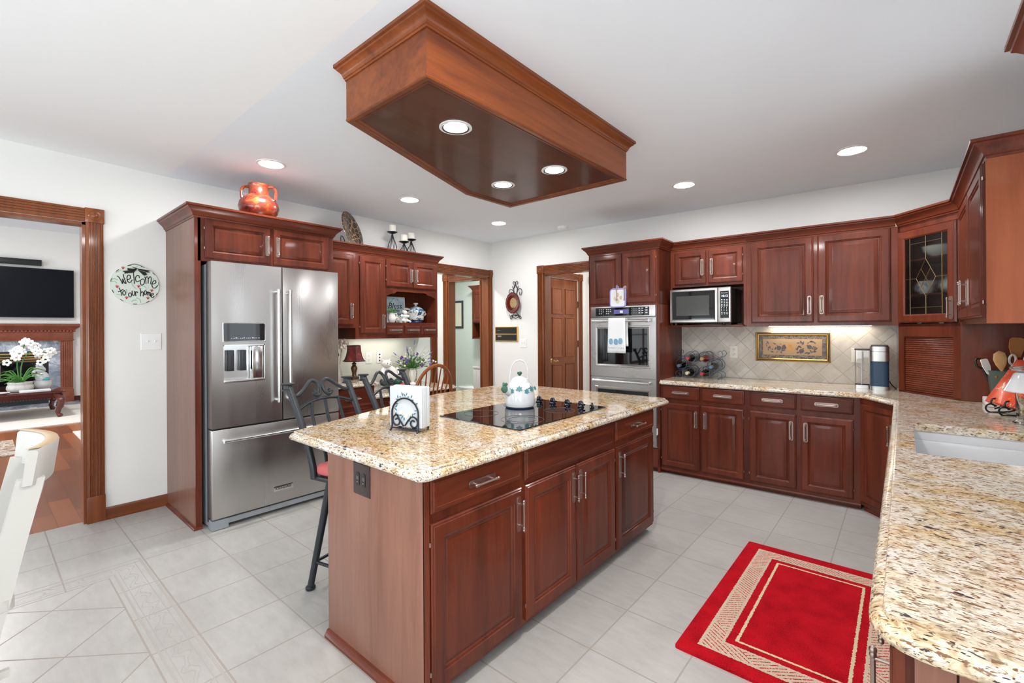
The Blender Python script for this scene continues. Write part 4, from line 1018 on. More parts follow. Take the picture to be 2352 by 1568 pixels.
t = thing('pendant_canopy', 'white ceiling disc with brown ring at the top right edge', 'ceiling light', 'W', (.19, 1.50, 2.6))
b = BM(); lathe(b, [(.075, 0), (.075, -.006), (.06, -.010), (0, -.010)], (.19, 1.50, 2.6), 28); fin(b, 'plate', WHITE, t)
b = BM(); lathe(b, [(.05, -.010), (.05, -.022), (.035, -.026), (.03, -.012)], (.19, 1.50, 2.6), 28); fin(b, 'ring', BRN, t)

# ------------------------------------------------------------------ seating
def stool():
    t = thing('bar_stool', 'iron bar stool nearest the viewer with coral red seat, at the island corner', 'bar stool', 'W', (-2.27, 1.40, 0), 'iron bar stools', rz=103)
    # local: front = -y, back = +y, x along the back
    w = .20
    for s in (-1, 1):
        b = BM(); tube(b, cr([(s * w, .165, .585), (s * w, .185, .68), (s * (w + .003), .255, .86), (s * (w + .006), .355, 1.055)], 6), .0185, 12)
        fin(b, 'back_post', IRON, t)
        b = BM(); c = (s * (w + .007), .362, 1.068)
        lathe(b, [(.022, -.030), (.030, -.027), (.030, -.021), (.022, -.018), (.022, .002), (.034, .006), (.036, .010), (.033, .014), (0, .015)], c, 16); fin(b, 'finial', IRON, t)
    b = BM()
    def yz(z): return .185 + (z - .68) * .455
    def on(x, z): return (x, yz(z), z)
    for s in (-1, 1):
        pts = [(s * .19, 1.010), (s * .165, 1.012), (s * .12, 1.038), (s * .075, 1.072), (s * .045, 1.080), (s * .018, 1.062), (s * .012, 1.028), (s * .028, 1.000), (s * .050, .998), (s * .058, 1.014), (s * .046, 1.026)]
        tube(b, cr([on(x, z) for x, z in pts], 5), .0105, 8)
    ball(b, on(-.055, 1.008), .016, 10, 1, .7, 1); ball(b, on(.055, 1.008), .016, 10, 1, .7, 1); fin(b, 'scroll_top', IRON, t)
    b = BM(); tube(b, cr([on(-.195, .935), on(-.10, .968), on(0, .978), on(.10, .968), on(.195, .935)], 6), .0095, 8); fin(b, 'back_rail', IRON, t)
    for x in (-.10, 0, .10):
        b = BM(); tube(b, cr([on(x * .95, .968), (x * 1.05, yz(.85) + .02, .85), (x, yz(.72) + .005, .72), (x, .178, .60)], 5), .0095, 8, flat=1); fin(b, 'back_slat', IRON, t)
    b = BM(); box(b, -.205, -.19, .575, .205, .19, .598, .006); fin(b, 'seat_frame', IRON, t)
    b = BM(); box(b, -.198, -.19, .598, .198, .165, .662, .028, 4); fin(b, 'cushion', REDC, t)
    for s in (-1, 1):
        for f in (-1, 1):
            b = BM(); p0 = Vector((s * .13, f * .12, .575)); p1 = Vector((s * .215, f * .20 - (.02 if f > 0 else 0), .012)); tube(b, [p0, p1], [.021, .017], 12)
            lathe(b, [(.022, 0), (.026, .006), (.026, .014), (.019, .020)], (p1.x, p1.y, 0), 14); fin(b, 'leg', IRON, t)
    b = BM(); z = .14
    def lp(s, f): k = (.575 - z) / .563; return (s * (.13 + .085 * k), f * .12 + (f * .08 - (.02 if f > 0 else 0)) * k, z)
    for a, c in (((-1, -1), (1, -1)), ((1, -1), (1, 1)), ((1, 1), (-1, 1)), ((-1, 1), (-1, -1))): tube(b, [lp(*a), lp(*c)], .0085, 8)
    fin(b, 'foot_rail', IRON, t)
    copy_thing(t, 'iron bar stool farther from the viewer, behind the napkin holder', (-2.425, 1.965, 0), (0, 0, R(107)))
stool()
def windsor():
    t = thing('windsor_chair', 'honey brown windsor chair with bowed spindle back at the desk', 'chair', 'W', (-3.75, 2.945, 0), None, rz=-96); t.scale = (1.08, 1, 1.05)
    # front = -y
    b = BM(); pl = rpoly([(-.22, -.20), (.22, -.20), (.19, .20), (-.19, .20)], .09, 6); prism_z(b, pl, .445, .478); fin(b, 'seat', WCH, t)
    hoop = []
    for k in range(25):
        a = math.pi * k / 24; x = -.205 * math.cos(a) * (1 + .12 * math.sin(a)); z = .478 + .50 * math.sin(a) ** .75
        hoop.append((x, .165 + (z - .478) * .28, z))
    b = BM(); tube(b, hoop, .0165, 10, flat=1); fin(b, 'bow', WCH, t)
    for i in range(7):
        x = -.135 + .045 * i; a = math.acos(max(-1, min(1, -x * 1.12 / .225))); zt = .478 + .50 * math.sin(a) ** .75
        b = BM(); tube(b, [(x * .8, .170, .478), (x * .9, .165 + .14 * .28, .62), (x * 1.12, .165 + (zt - .478) * .28, zt)], [.0065, .009, .005], 8); fin(b, 'spindle', WCH, t)
    for s in (-1, 1):
        for f in (-1, 1):
            b = BM(); tube(b, [(s * .13, f * .12, .45), (s * .165, f * .155, .25), (s * .205, f * .20, 0)], [.013, .020, .012], 10); fin(b, 'leg', WCH, t)
    b = BM()
    for s in (-1, 1): tube(b, [(s * .178, -.168, .2), (s * .178, .168, .2)], .010, 8)
    tube(b, [(-.178, 0, .2), (.178, 0, .2)], .010, 8); fin(b, 'stretcher', WCH, t)
windsor()
def cream_chair():
    X0, X1, XC = -2.80, -2.295, -2.548
    t = thing('dining_chair', 'cream painted wooden chair with curved crest rail at the left edge', 'chair', 'W', (XC, -.14, 0), None, rz=0)
    def arc(x): u = (x - XC) / .2525; return .212 - .066 * u * u
    def bar(b, rows):
        V = [[b.verts.new(p) for p in r] for r in rows]; n = len(rows[0])
        for P_, Q in zip(V, V[1:]):
            for i in range(n): b.faces.new((P_[i], P_[(i + 1) % n], Q[(i + 1) % n], Q[i]))
        b.faces.new(V[0]); b.faces.new(V[-1][::-1])
    b = BM(); rows = []
    for k in range(25):
        x = X0 + (X1 - X0) * k / 24; y = arc(x); e = .006 if k in (0, 24) else 0
        rows.append([(x, y - .050 + e, .835 + e), (x, y - .014 - e, .835 + e), (x, y + .002 - e, .958 - e), (x, y - .003 - e, .966 - e), (x, y - .034 + e, .966 - e), (x, y - .040 + e, .960 - e)])
    bar(b, rows); fin(b, 'crest_rail', CREAMW, t, 50)
    b = BM(); bar(b, [[(X0 + (X1 - X0) * (k + .3) / 24.6, arc(X0 + (X1 - X0) * k / 24) + dy, .9665) for dy in (-.036, -.001)] + [(X0 + (X1 - X0) * (k + .3) / 24.6, arc(X0 + (X1 - X0) * k / 24) + dy, .9675) for dy in (-.004, -.033)] for k in range(25)]); fin(b, 'worn_top_edge', mat('worn_tan_wood', (.52, .36, .20), .45), t, 50)
    def post(nm, x, w, d, pts):
        b = BM(); bar(b, [[(x - w, p.y - d, p.z), (x + w, p.y - d, p.z), (x + w, p.y + d, p.z), (x - w, p.y + d, p.z)] for p in cr([(0, y, z) for y, z in pts], 5)]); fin(b, nm, CREAMW, t, 50)
    for x in (X0 + .032, X1 - .032): post('back_post', x, .020, .034, [(.125, .860), (.104, .76), (.074, .62), (.042, .46), (.016, .34), (.0, .18), (-.004, 0)])
    for x in (X0 + .16, X1 - .16): post('back_slat', x, .022, .008, [(.165, .850), (.146, .76), (.106, .62), (.062, .464)])
    b = BM(); prism_z(b, rpoly([(X0 - .01, -.36), (X1 + .01, -.36), (X1 - .01, .085), (X0 + .01, .085)], .03), .43, .465); fin(b, 'seat', CREAMW, t)
    for x in (X0 + .03, X1 - .03):
        b = BM(); tube(b, [(x, -.33, .43), (x, -.335, .0)], [.022, .017], 10); fin(b, 'front_leg', CREAMW, t)
    b = BM()
    for x in (X0 + .032, X1 - .032): box(b, x - .010, -.33, .20, x + .010, .072, .225)
    fin(b, 'stretcher', CREAMW, t)
cream_chair()
# rug
hx, hy = .395, .628
b = BM(); pl = rpoly([(-hx, -hy), (hx, -hy), (hx, hy), (-hx, hy)], .012, 3); prism_z(b, pl, 0, .012)
single(b, 'rug', rug_mat(hx, hy), 'red rug with beige chevron border in front of the sink cabinets', 'rug', 'W', (0, 0, 0))
bpy.data.objects['rug'].location = (-.358, 2.573, 0)
# ------------------------------------------------------------------ things on the island
def kettle():
    Z0 = .8868
    t = thing('kettle', 'white enamel kettle with teal ivy and looped handle on the cooktop', 'kettle', 'W', (-1.830, 2.215, Z0), None, rz=40)
    # local: spout toward -x-ish ; front (toward viewer) = -y
    b = BM(); lathe(b, [(0, .008), (.090, .008), (.092, .012), (.094, .03), (.094, .07), (.088, .11), (.076, .140), (.064, .152), (.058, .155)], (0, 0, 0), 40)
    tube(b, cr([(-.055, -.045, .09), (-.075, -.065, .105), (-.088, -.078, .128)], 5), [.026, .020], 14); fin(b, 'body', ENAMEL, t, 60)
    b = BM(); lathe(b, [(.086, 0), (.088, .004), (.086, .009)], (0, 0, 0), 32); fin(b, 'base_rim', NAVY, t)
    b = BM(); lathe(b, [(.062, .152), (.060, .160), (.048, .178), (.028, .190), (.010, .194), (0, .195)], (0, 0, 0), 32); l = fin(b, 'lid', ENAMEL, t, 60)
    b = BM(); lathe(b, [(.006, .193), (.008, .199), (.014, .204), (.016, .211), (.012, .219), (0, .222)], (0, 0, 0), 16); fin(b, 'knob', GREEND, l)
    b = BM(); hp = [(-.062, 0, .148), (-.060, 0, .20), (-.050, 0, .250), (-.028, 0, .282), (0, 0, .292), (.028, 0, .282), (.046, 0, .250), (.052, 0, .20), (.050, 0, .160)]
    c = cr(hp, 8); tube(b, c, .0034, 8)
    for k in range(22, 42): tube(b, [c[k] + Vector((0, 0, -.001)), c[k + 1]], .0056 if k % 2 else .0048, 10)
    fin(b, 'handle', ENAMEL, t, 50)
    b = BM(); tube(b, cr([(-.080, -.066, .150), (-.092, -.080, .142), (-.094, -.084, .124)], 5), [.009, .013], 10); lathe(b, [(0, .012), (.017, .010), (.022, 0), (.017, -.010), (0, -.013)], (-.092, -.086, .120), 18, 'y')
    fin(b, 'whistle', GREEND, t)
    # ivy vine painted / raised on the shoulder
    b = BM(); vine = []
    for k in range(20):
        a = R(-150 + 150 * k / 19); r = .0855; vine.append((r * math.cos(a), r * math.sin(a), .116 + .008 * math.sin(k * 1.1)))
    tube(b, vine, .0016, 5); fin(b, 'ivy_stem', GREEND, t)
    def ivy(b, c, n, s):
        n = Vector(n).normalized(); u = Vector((0, 0, 1)).cross(n).normalized(); v = n.cross(u)
        sh = [(0, -1), (.35, -.55), (.95, -.6), (.62, -.05), (.85, .5), (.3, .45), (0, 1.0), (-.3, .45), (-.85, .5), (-.62, -.05), (-.95, -.6), (-.35, -.55)]
        extr(b, [Vector(c) + (u * x + v * y) * s + n * .0006 for x, y in sh], n * .0012)
    b = BM()
    for a, z, s in ((-122, .108, .017), (-92, .122, .021), (-62, .106, .018), (-34, .118, .021)):
        r = .0895 if z < .115 else .086
        ivy(b, (r * math.cos(R(a)), r * math.sin(R(a)), z), (math.cos(R(a)), math.sin(R(a)), .35), s)
    ivy(b, (.094, -.02, .118), (1, -.6, .4), .016); ivy(b, (-.098, -.060, .148), (-1, -.8, .3), .017); ivy(b, (-.108, -.058, .125), (-1, -.3, .1), .013)
    fin(b, 'ivy_leaves', TEAL, t)
kettle()
def napkins():
    z = .8805
    t = thing('napkin_holder', 'dark wire napkin holder with arch and scrolls on the island top', 'napkin holder', 'W', (-1.842, 1.385, z), None, rz=14)
    def frame(y):
        b = BM()
        arch = [(-.082, y - .012, 0), (-.080, y, .02)] + [(-.080, y, .06 + .0)] + [(-.080 * math.cos(math.pi * k / 12), y, .085 + .075 * math.sin(math.pi * k / 12)) for k in range(13)] + [(.080, y, .06), (.080, y, .02), (.082, y - .012, 0)]
        tube(b, cr(arch, 4), .0042, 8)
        s1 = spiral((-.048, .046), .010, .030, 200, 560 - 290 + 360, 22); s2 = spiral((.048, .046), .010, .030, -10, -430, 22)
        p = [(x, y, zz) for x, zz in spiral((-.050, .048), .009, .030, 150, -270, 24)]
        q = [(x, y, zz) for x, zz in spiral((.050, .044), .009, .030, 40, 460, 24)]
        tube(b, cr(p + [(-.01, y, .026), (.012, y, .046), (.032, y, .068)] + q[::-1], 2), .0038, 8)
        return b
    fin(frame(-.040), 'front_frame', IRONB, t); b = frame(.040); bmesh.ops.scale(b, vec=(1, 1, 1), verts=b.verts); fin(b, 'back_frame', IRONB, t)
    b = BM()
    for x in (-.045, .045): tube(b, [(x, -.040, .016), (x, .040, .016)], .0035, 8)
    tube(b, [(-.080, -.040, .014), (.080, -.040, .014)], .0035, 8); tube(b, [(-.080, .040, .014), (.080, .040, .014)], .0035, 8); fin(b, 'base_wires', IRONB, t)
    t = thing('napkin_stack', 'stack of white paper napkins with floral wreath print in the wire holder', 'napkins', 'W', (-1.842, 1.385, z + .0205), None, rz=14)
    for k in range(6):
        b = BM(); y = -.034 + k * .0112; dx = random.uniform(-.004, .004); dz = random.uniform(-.002, .003)
        box(b, -.098 + dx, y, .0005, .098 + dx, y + .0102, .196 + dz, .004, 2); fin(b, 'napkin', NAPK, t)
    b = BM()
    for k in range(26):
        a = 2 * math.pi * k / 26 + random.uniform(-.06, .06); r = .058 + random.uniform(-.010, .012); cx, cz = r * math.cos(a), .098 + r * math.sin(a) * 1.05; th = a + random.uniform(-1, 1); L = random.uniform(.008, .013)
        u = Vector((math.cos(th), 0, math.sin(th))); v = Vector((-math.sin(th), 0, math.cos(th))); c = Vector((cx, -.0352, cz))
        extr(b, [c + u * L, c + v * L * .35, c - u * L, c - v * L * .35], (0, .0008, 0))
    fin(b, 'wreath_leaves', TEALP, t)
    b = BM()
    for cx, cz, r in ((0, .158, .010), (-.055, .128, .009), (.058, .130, .009), (.0, .056, .012), (.030, .066, .013), (-.030, .068, .010)):
        lathe(b, [(0, .0), (r, 0), (r, .0008), (0, .0008)], (cx, -.0342, cz), 14, 'y')
    fin(b, 'wreath_flowers', mat('pale_yellow_print', (.70, .68, .52), .9), t)
NAPK = mat('paper_napkin', (.52, .54, .56), .9); TEALP = mat('teal_print', (.05, .16, .20), .8)
napkins()

# ------------------------------------------------------------------ left wall
def wall_left_things():
    # welcome plaque : frame L, facing -y
    t = thing('wall_plaque', 'oval painted wooden welcome plaque between doorway and fridge', 'wall plaque', 'L', (.793, 0, 1.58))
    cx, cz, rx, rz = .793, 1.727, .146, .149
    b = BM()
    N = 48; f = [(cx + rx * math.cos(2 * math.pi * k / N), cz + rz * math.sin(2 * math.pi * k / N)) for k in range(N)]
    prism_y(b, f, -.0005, -.014); fin(b, 'board', mat('plaque_board', (.66, .72, .64), .6), t)
    y = -.0145
    def S(pts, n=5): return cr([(cx + (u - 950) / 675 * rx, y, cz - (v - 765) / 545 * rz) for u, v in pts], n)
    b = BM()
    for st in ([(445, 555), (490, 575), (560, 680), (600, 760), (600, 620), (640, 720), (690, 740), (640, 600), (610, 490)],
               [(720, 640), (800, 600), (800, 520), (740, 520), (715, 600), (740, 690), (800, 710), (860, 630)], [(890, 430), (905, 600), (915, 740)],
               [(1055, 570), (1040, 510), (980, 510), (945, 590), (970, 670), (1030, 665), (1060, 635)], [(1140, 590), (1085, 640), (1090, 740), (1140, 765), (1190, 700), (1190, 610), (1140, 590)],
               [(1205, 520), (1230, 620), (1240, 725)], [(1225, 600), (1260, 520), (1300, 560), (1300, 715)], [(1305, 590), (1350, 515), (1390, 560), (1370, 725)],
               [(1420, 720), (1510, 690), (1520, 620), (1460, 630), (1410, 720), (1430, 810), (1500, 830), (1580, 740)],
               [(500, 870), (550, 980), (575, 1085)], [(470, 985), (540, 955), (615, 905)], [(640, 935), (600, 980), (610, 1050), (650, 1065), (675, 1000), (640, 935)],
               [(800, 990), (755, 1030), (775, 1100), (820, 1100), (835, 1030), (800, 990)], [(850, 935), (860, 1040), (900, 1065), (925, 1000), (915, 940)], [(935, 950), (955, 1080)], [(945, 1000), (975, 955), (1010, 985)],
               [(1060, 850), (1090, 930), (1080, 1080)], [(1085, 1000), (1130, 950), (1165, 990), (1155, 1080)], [(1215, 915), (1185, 970), (1210, 1030), (1250, 1000), (1245, 930), (1215, 915)], [(1270, 940), (1275, 1050)], [(1275, 980), (1310, 950), (1330, 1060)], [(1330, 980), (1355, 960), (1370, 1080)],
               [(1395, 1050), (1450, 1010), (1430, 975), (1385, 1020), (1400, 1095), (1440, 1100), (1475, 1055)]):
        c = S(st); tube(b, c, .0030, 6)
    fin(b, 'lettering', BLACKINK, t)
    for u, v in ((610, 330), (450, 850), (1030, 810), (700, 1140), (1290, 1130), (1400, 910)):
        b = BM()
        for k in range(4):
            a = R(25 + 38 * k); tube(b, S([(u, v + 30), (u + 30 * math.cos(a), v + 5 - 20 * math.sin(a)), (u + 62 * math.cos(a), v - 52 * math.sin(a))], 2), .0019, 5)
        fin(b, 'red_flower', REDINK, t)
    b = BM()
    for st in ([(300, 660), (380, 630), (470, 670)], [(420, 470), (480, 420), (560, 400)], [(840, 700), (870, 800), (960, 870)], [(300, 720), (380, 700), (440, 750)], [(830, 1240), (900, 1190), (970, 1200)], [(960, 1130), (1060, 1170), (1090, 1270)], [(430, 1050), (500, 1060), (560, 1060)], [(1440, 540), (1470, 600), (1510, 600)], [(1180, 800), (1230, 830), (1230, 900)], [(690, 900), (700, 980), (680, 1040)], [(840, 270), (930, 290), (1000, 250)]): tube(b, S(st, 4), .0028, 5, flat=1)
    fin(b, 'green_swirls', GREENINK, t)
    b = BM()
    for k in range(11):
        a = 2 * math.pi * (k + .2) / 11; p = [(cx + rx * .985 * math.cos(a + d), y, cz + rz * .985 * math.sin(a + d)) for d in (-.08, 0, .08)]; tube(b, p, .0022, 5)
    fin(b, 'edge_dashes', BLACKINK, t)
    b = BM()
    def rib(pts): extr(b, [Vector((cx + (p[0] - 950) / 675 * rx, y - .004, cz - (p[1] - 765) / 545 * rz)) for p in pts], (0, -.003, 0))
    rib([(980, 330), (720, 320), (730, 380), (960, 370)]); rib([(960, 350), (580, 410), (650, 440), (640, 480), (900, 430)]); rib([(990, 310), (1370, 345), (1300, 370), (1350, 410), (1030, 350)]); rib([(1000, 350), (1180, 500), (1270, 470), (1230, 400)]); rib([(850, 285), (960, 300), (1010, 310), (960, 330)])
    fin(b, 'ribbon_bow', BLACKINK, t)
    b = BM(); tube(b, cr([(cx - .05, -.010, cz + rz * .93), (cx, -.008, cz + rz * 1.06), (cx + .06, -.010, cz + rz * .90)], 6), .0018, 6); fin(b, 'hanging_cord', BLACKINK, t)
    # switch plate
    def plate(name, label, cat, frame, x, z, w, h, kind, mt=WHITE, y=0):
        t = thing(name, label, cat, frame, (x, y, z - h / 2))
        b = BM(); rings(b, x - w / 2, z - h / 2, x + w / 2, z + h / 2, y - .0005, [(0, 0), (0, .003), (.003, .0055), (.008, .006)]); fin(b, 'cover_plate', mt, t, 25)
        if kind.startswith('switch'):
            n = int(kind[-1])
            for k in range(n):
                b = BM(); xx = x + (k - (n - 1) / 2) * w / max(n, 1) * .72; box(b, xx - .005, y - .008, z - .011, xx + .005, y - .006, z + .011); box(b, xx - .0035, y - .016, z + .001, xx + .0035, y - .006, z + .010, .001); fin(b, 'toggle', mt, t)
        elif kind == 'outlet':
            for s in (-1, 1):
                b = BM(); prism_y(b, rpoly([(x - .017, z + s * .024 - .014), (x + .017, z + s * .024 - .014), (x + .017, z + s * .024 + .014), (x - .017, z + s * .024 + .014)], .010), y - .006, y - .0085); r = fin(b, 'receptacle', mt, t)
                b = BM(); box(b, x - .008, y - .0092, z + s * .024, x - .005, y - .0085, z + s * .024 + .009); box(b, x + .005, y - .0092, z + s * .024, x + .008, y - .0085, z + s * .024 + .009); ball(b, (x, y - .0085, z + s * .024 - .007), .0025, 8); fin(b, 'slots', DGREY, r)
        else:
            b = BM()
            for s in (-1, 0, 1): lathe(b, [(.008, 0), (.008, .004), (.004, .005), (.004, .001)], (x, y - .006, z + s * .034), 14, 'y')
            fin(b, 'jack', DGREY, t)
        return t
    plate('switch_plate', 'white double light switch plate between doorway and fridge surround', 'light switch', 'L', .889, 1.292, .130, .130, 'switch2')
    plate('switch_plate', 'white light switch plate by the intercom panel', 'light switch', 'B', -2.085, 1.186, .105, .118, 'switch2')
    plate('outlet', 'white wall outlet behind the burgundy lamp', 'outlet', 'L', 2.790, 1.068, .072, .124, 'outlet', y=-.0025)
    plate('jack_plate', 'white wall jack plate above the bear figurine', 'wall jack', 'L', 2.925, 1.068, .072, .124, 'jack', y=-.0025)
    plate('outlet', 'beige outlet on the diamond tile between wine rack and framed print', 'outlet', 'B', .526, 1.135, .075, .122, 'outlet', CREAMP, y=-.006)
    plate('outlet', 'beige outlet on the diamond tile behind the coffee maker', 'outlet', 'B', 1.497, 1.130, .075, .122, 'outlet', CREAMP, y=-.006)
CREAMP = mat('ivory_plastic', (.74, .70, .62), .4)
wall_left_things()

def cabinet_top_things():
    zt = 2.2475
    t = thing('painted_jar', 'round red painted pottery jar with two handles on top of fridge cabinet', 'jar', 'L', (1.452, -.60, zt), None, rz=-40)
    b = BM(); lathe(b, [(0, 0), (.09, 0), (.10, .005), (.132, .045), (.145, .090), (.135, .130), (.105, .165), (.080, .182), (.072, .190), (.070, .235), (.074, .262), (.078, .268), (.072, .270), (.066, .255), (.062, .20), (.06, .15), (0, .14)], (0, 0, 0), 36); fin(b, 'body', POT, t, 60)
    for s in (-1, 1):
        b = BM(); tube(b, cr([(s * .070, 0, .252), (s * .098, 0, .256), (s * .122, 0, .236), (s * .126, 0, .195), (s * .120, 0, .150)], 6), .011, 10); fin(b, 'handle', POT, t)
    zt = 2.1425
    t = thing('decorative_plate', 'large black crackle lacquer plate leaning upright above the desk cabinets', 'decorative plate', 'L', (2.44, -.22, zt), None, rz=34)
    b = BM(); lathe(b, [(0, .012), (.055, .012), (.065, .014), (.10, .022), (.160, .034), (.200, .042), (.205, .038), (.160, .028), (.10, .014), (.06, 0), (0, 0)], (0, 0, 0), 48, 'y'); p = fin(b, 'plate_body', GIRAFFE, t, 60)
    p.rotation_euler = (R(-16), 0, 0); p.location = (0, -.005, .212)
    b = BM(); tube(b, cr([(-.07, .0, .03), (-.07, -.03, .012), (-.07, .06, .0055), (-.03, .10, .16), (.03, .10, .16), (.07, .06, .0055), (.07, -.03, .012), (.07, 0, .03)], 5), .004, 6); p2 = fin(b, 'wire_stand', IRONB, t); p2.location = (0, -.03, 0)
    def candle(label, y, d, h, hc):
        t = thing('candle_holder', 'black wire candle holder ' + label, 'candle holder', 'L', (y, d, zt), 'candle holders on the desk cabinets', rz=0.001)
        b = BM(); lathe(b, [(.026, 0), (.026, .004), (.010, .007), (.006, .012)], (0, 0, 0), 18)
        for k in range(9):
            a = 2 * math.pi * k / 8; u, v = math.cos(a), math.sin(a); u2, v2 = math.cos(a + .7), math.sin(a + .7)
            tube(b, cr([(u * .010, v * .010, .006), (u * .044, v * .044, h * .25), (u2 * .050, v2 * .050, h * .45), (u2 * .018, v2 * .018, h * .76), (u2 * .006, v2 * .006, h * .92)], 4), .0026, 6)
        tube(b, [(0, 0, h * .76), (0, 0, h - .008)], .008, 8); fin(b, 'wire_stem', IRONB, t)
        b = BM(); lathe(b, [(0, h - .022), (.02, h - .019), (.052, h - .005), (.058, h), (.052, h), (.02, h - .006), (0, h - .006)], (0, 0, 0), 24); fin(b, 'cup', IRONB, t)
        b = BM(); lathe(b, [(0, 0), (.038, 0), (.040, .003), (.040, hc - .006), (.037, hc), (.010, hc - .003), (0, hc - .003)], (0, 0, 0), 24); tube(b, [(0, 0, hc - .004), (0, 0, hc + .006)], .001, 5)
        c = single(b, 'candle', CANDLE, 'white pillar candle ' + label.replace('tallest', 'on the tallest holder,').replace('shortest', 'on the shortest holder,').replace('middle', 'on the middle sized holder,'), 'candle', 'L', (0, 0, 0), 'pillar candles on the desk cabinets')
        c.location = w_of('L', (y, d, zt + h - .006))
    candle('tallest of three, left on the cabinet top', 2.965, -.205, .300, .080)
    candle('shortest of three, in front on the cabinet top', 3.105, -.225, .212, .080)
    candle('middle of three, right on the cabinet top', 3.225, -.195, .258, .076)
cabinet_top_things()

def niche_things():
    z = 1.4525
    t = thing('tabletop_sign', 'pale blue sign with a home blessing in script in the cabinet niche', 'sign', 'L', (3.045, -.15, z), None, rz=0.001)
    b = BM(); box(b, -.130, -.008, 0, .130, .008, .290); p = fin(b, 'board', SIGNBG, t); p.rotation_euler = (R(-5), 0, 0)
    for s, zz, sz, x in (('Bless', .160, .088, -.010), ('this', .118, .062, .005), ('home', .066, .082, .01)):
        x_ = text(s, 'lettering', sz, BLACKINK, t, (x, -.0095, zz), .0008, 'CENTER', shear=.25); x_.rotation_euler = (R(-5), 0, 0)
    b = BM()
    for k in range(34):
        a = R(-40 + 260 * k / 33); r = .096 + random.uniform(-.008, .014); cx, cz = r * math.cos(a), .150 + r * math.sin(a) * 1.15; th = a + 1.57 + random.uniform(-.9, .9); L = random.uniform(.008, .014)
        u = Vector((math.cos(th), 0, math.sin(th))); v = Vector((-math.sin(th), 0, math.cos(th))); c = Vector((cx, -.0088, cz)); extr(b, [c + u * L, c + v * L * .3, c - u * L, c - v * L * .3], (0, -.0006, 0))
    p = fin(b, 'leaf_wreath', TEAL, t); p.rotation_euler = (R(-5), 0, 0)
    t = thing('pitcher', 'small white pitcher holding greenery at the left of the niche', 'pitcher', 'L', (2.905, -.275, z), None, rz=0.001)
    b = BM(); lathe(b, [(0, 0), (.028, 0), (.030, .004), (.042, .03), (.044, .05), (.034, .078), (.030, .090), (.036, .105), (.032, .105), (.026, .09), (.03, .07), (0, .06)], (0, 0, 0), 24); tube(b, cr([(.034, 0, .095), (.060, 0, .095), (.062, 0, .06), (.042, 0, .045)], 5), .005, 8); fin(b, 'body', CERAM, t)
    b = BM(); leaves(b, (-.008, 0, .098), 60, .065, .028, .9); fin(b, 'greenery', GREENL, t)
    t = thing('figurine', 'white cherub figurine in front of the tureen in the niche', 'figurine', 'L', (3.068, -.285, z), None, rz=0.001); t.scale = (1.2, 1.1, 1.13)
    b = BM(); ball(b, (0, 0, .022), .034, 14, 1.15, .8, .68); ball(b, (0, 0, .055), .027, 14, 1, .8, 1); ball(b, (-.002, -.006, .098), .020, 14); ball(b, (-.030, 0, .068), .016, 10, 1.2, .5, .9); ball(b, (.030, 0, .062), .016, 10, 1.2, .5, .9); tube(b, cr([(-.02, -.012, .07), (-.012, -.03, .058), (.006, -.032, .062)], 4), .007, 7); tube(b, cr([(.02, -.012, .07), (.016, -.03, .056), (0, -.034, .062)], 4), .007, 7)
    tube(b, cr([(-.016, -.012, .02), (-.024, -.036, .014), (-.03, -.05, .008)], 4), .010, 7); tube(b, cr([(.014, -.012, .02), (.026, -.034, .014), (.03, -.048, .008)], 4), .010, 7)
    for k in range(7): ball(b, (.018 * math.cos(k * .9), .008 + .008 * math.sin(k * .9), .106 + .006 * math.sin(k * 2.)), .009, 8)
    fin(b, 'body', CERAM, t, 70)
    t = thing('tureen', 'blue floral china tureen with lid on a dark blue stand in the niche', 'tureen', 'L', (3.30, -.175, z), None, rz=0.001); t.scale = (1.17, 1.17, 1.13)
    b = BM(); lathe(b, [(0, 0), (.062, 0), (.066, .004), (.064, .018), (.055, .026), (0, .026)], (0, 0, 0), 28); fin(b, 'stand', BLUEG, t)
    b = BM(); lathe(b, [(0, .026), (.070, .026), (.076, .030), (.078, .06), (.086, .09), (.096, .108), (.098, .114), (.090, .114), (0, .10)], (0, 0, 0), 32)
    fin(b, 'bowl', FLORAL, t, 60)
    for s in (-1, 1):
        b = BM(); tube(b, cr([(s * .080, 0, .094), (s * .108, 0, .100), (s * .122, 0, .094), (s * .108, 0, .080), (s * .078, 0, .074)], 5), .007, 8); fin(b, 'handle', CERAM, t)
    b = BM(); lathe(b, [(.092, .114), (.088, .122), (.060, .150), (.030, .168), (.012, .173), (0, .174)], (0, 0, 0), 32); l = fin(b, 'lid', LIDFL, t, 60)
    b = BM(); lathe(b, [(.008, .172), (.010, .182), (.024, .192), (.022, .202), (0, .205)], (0, 0, 0), 18); fin(b, 'knob', CERAM, l)
    b = BM(); tube(b, cr([(-.06, 0, .128), (-.10, 0, .140), (-.15, 0, .136)], 5), [.008, .013], 8); fin(b, 'ladle_handle', CERAM, t)
    b = BM(); lathe(b, [(0, 0), (.030, 0), (.036, .01), (.036, .05), (.028, .066), (.030, .074), (.024, .074), (0, .06)], (0, 0, 0), 20)
    single(b, 'small_jar', FRAMEB, 'small grey stoneware jar in front of the niche sign', 'jar', 'L', (2.985, -.25, z), None, rz=0.001)
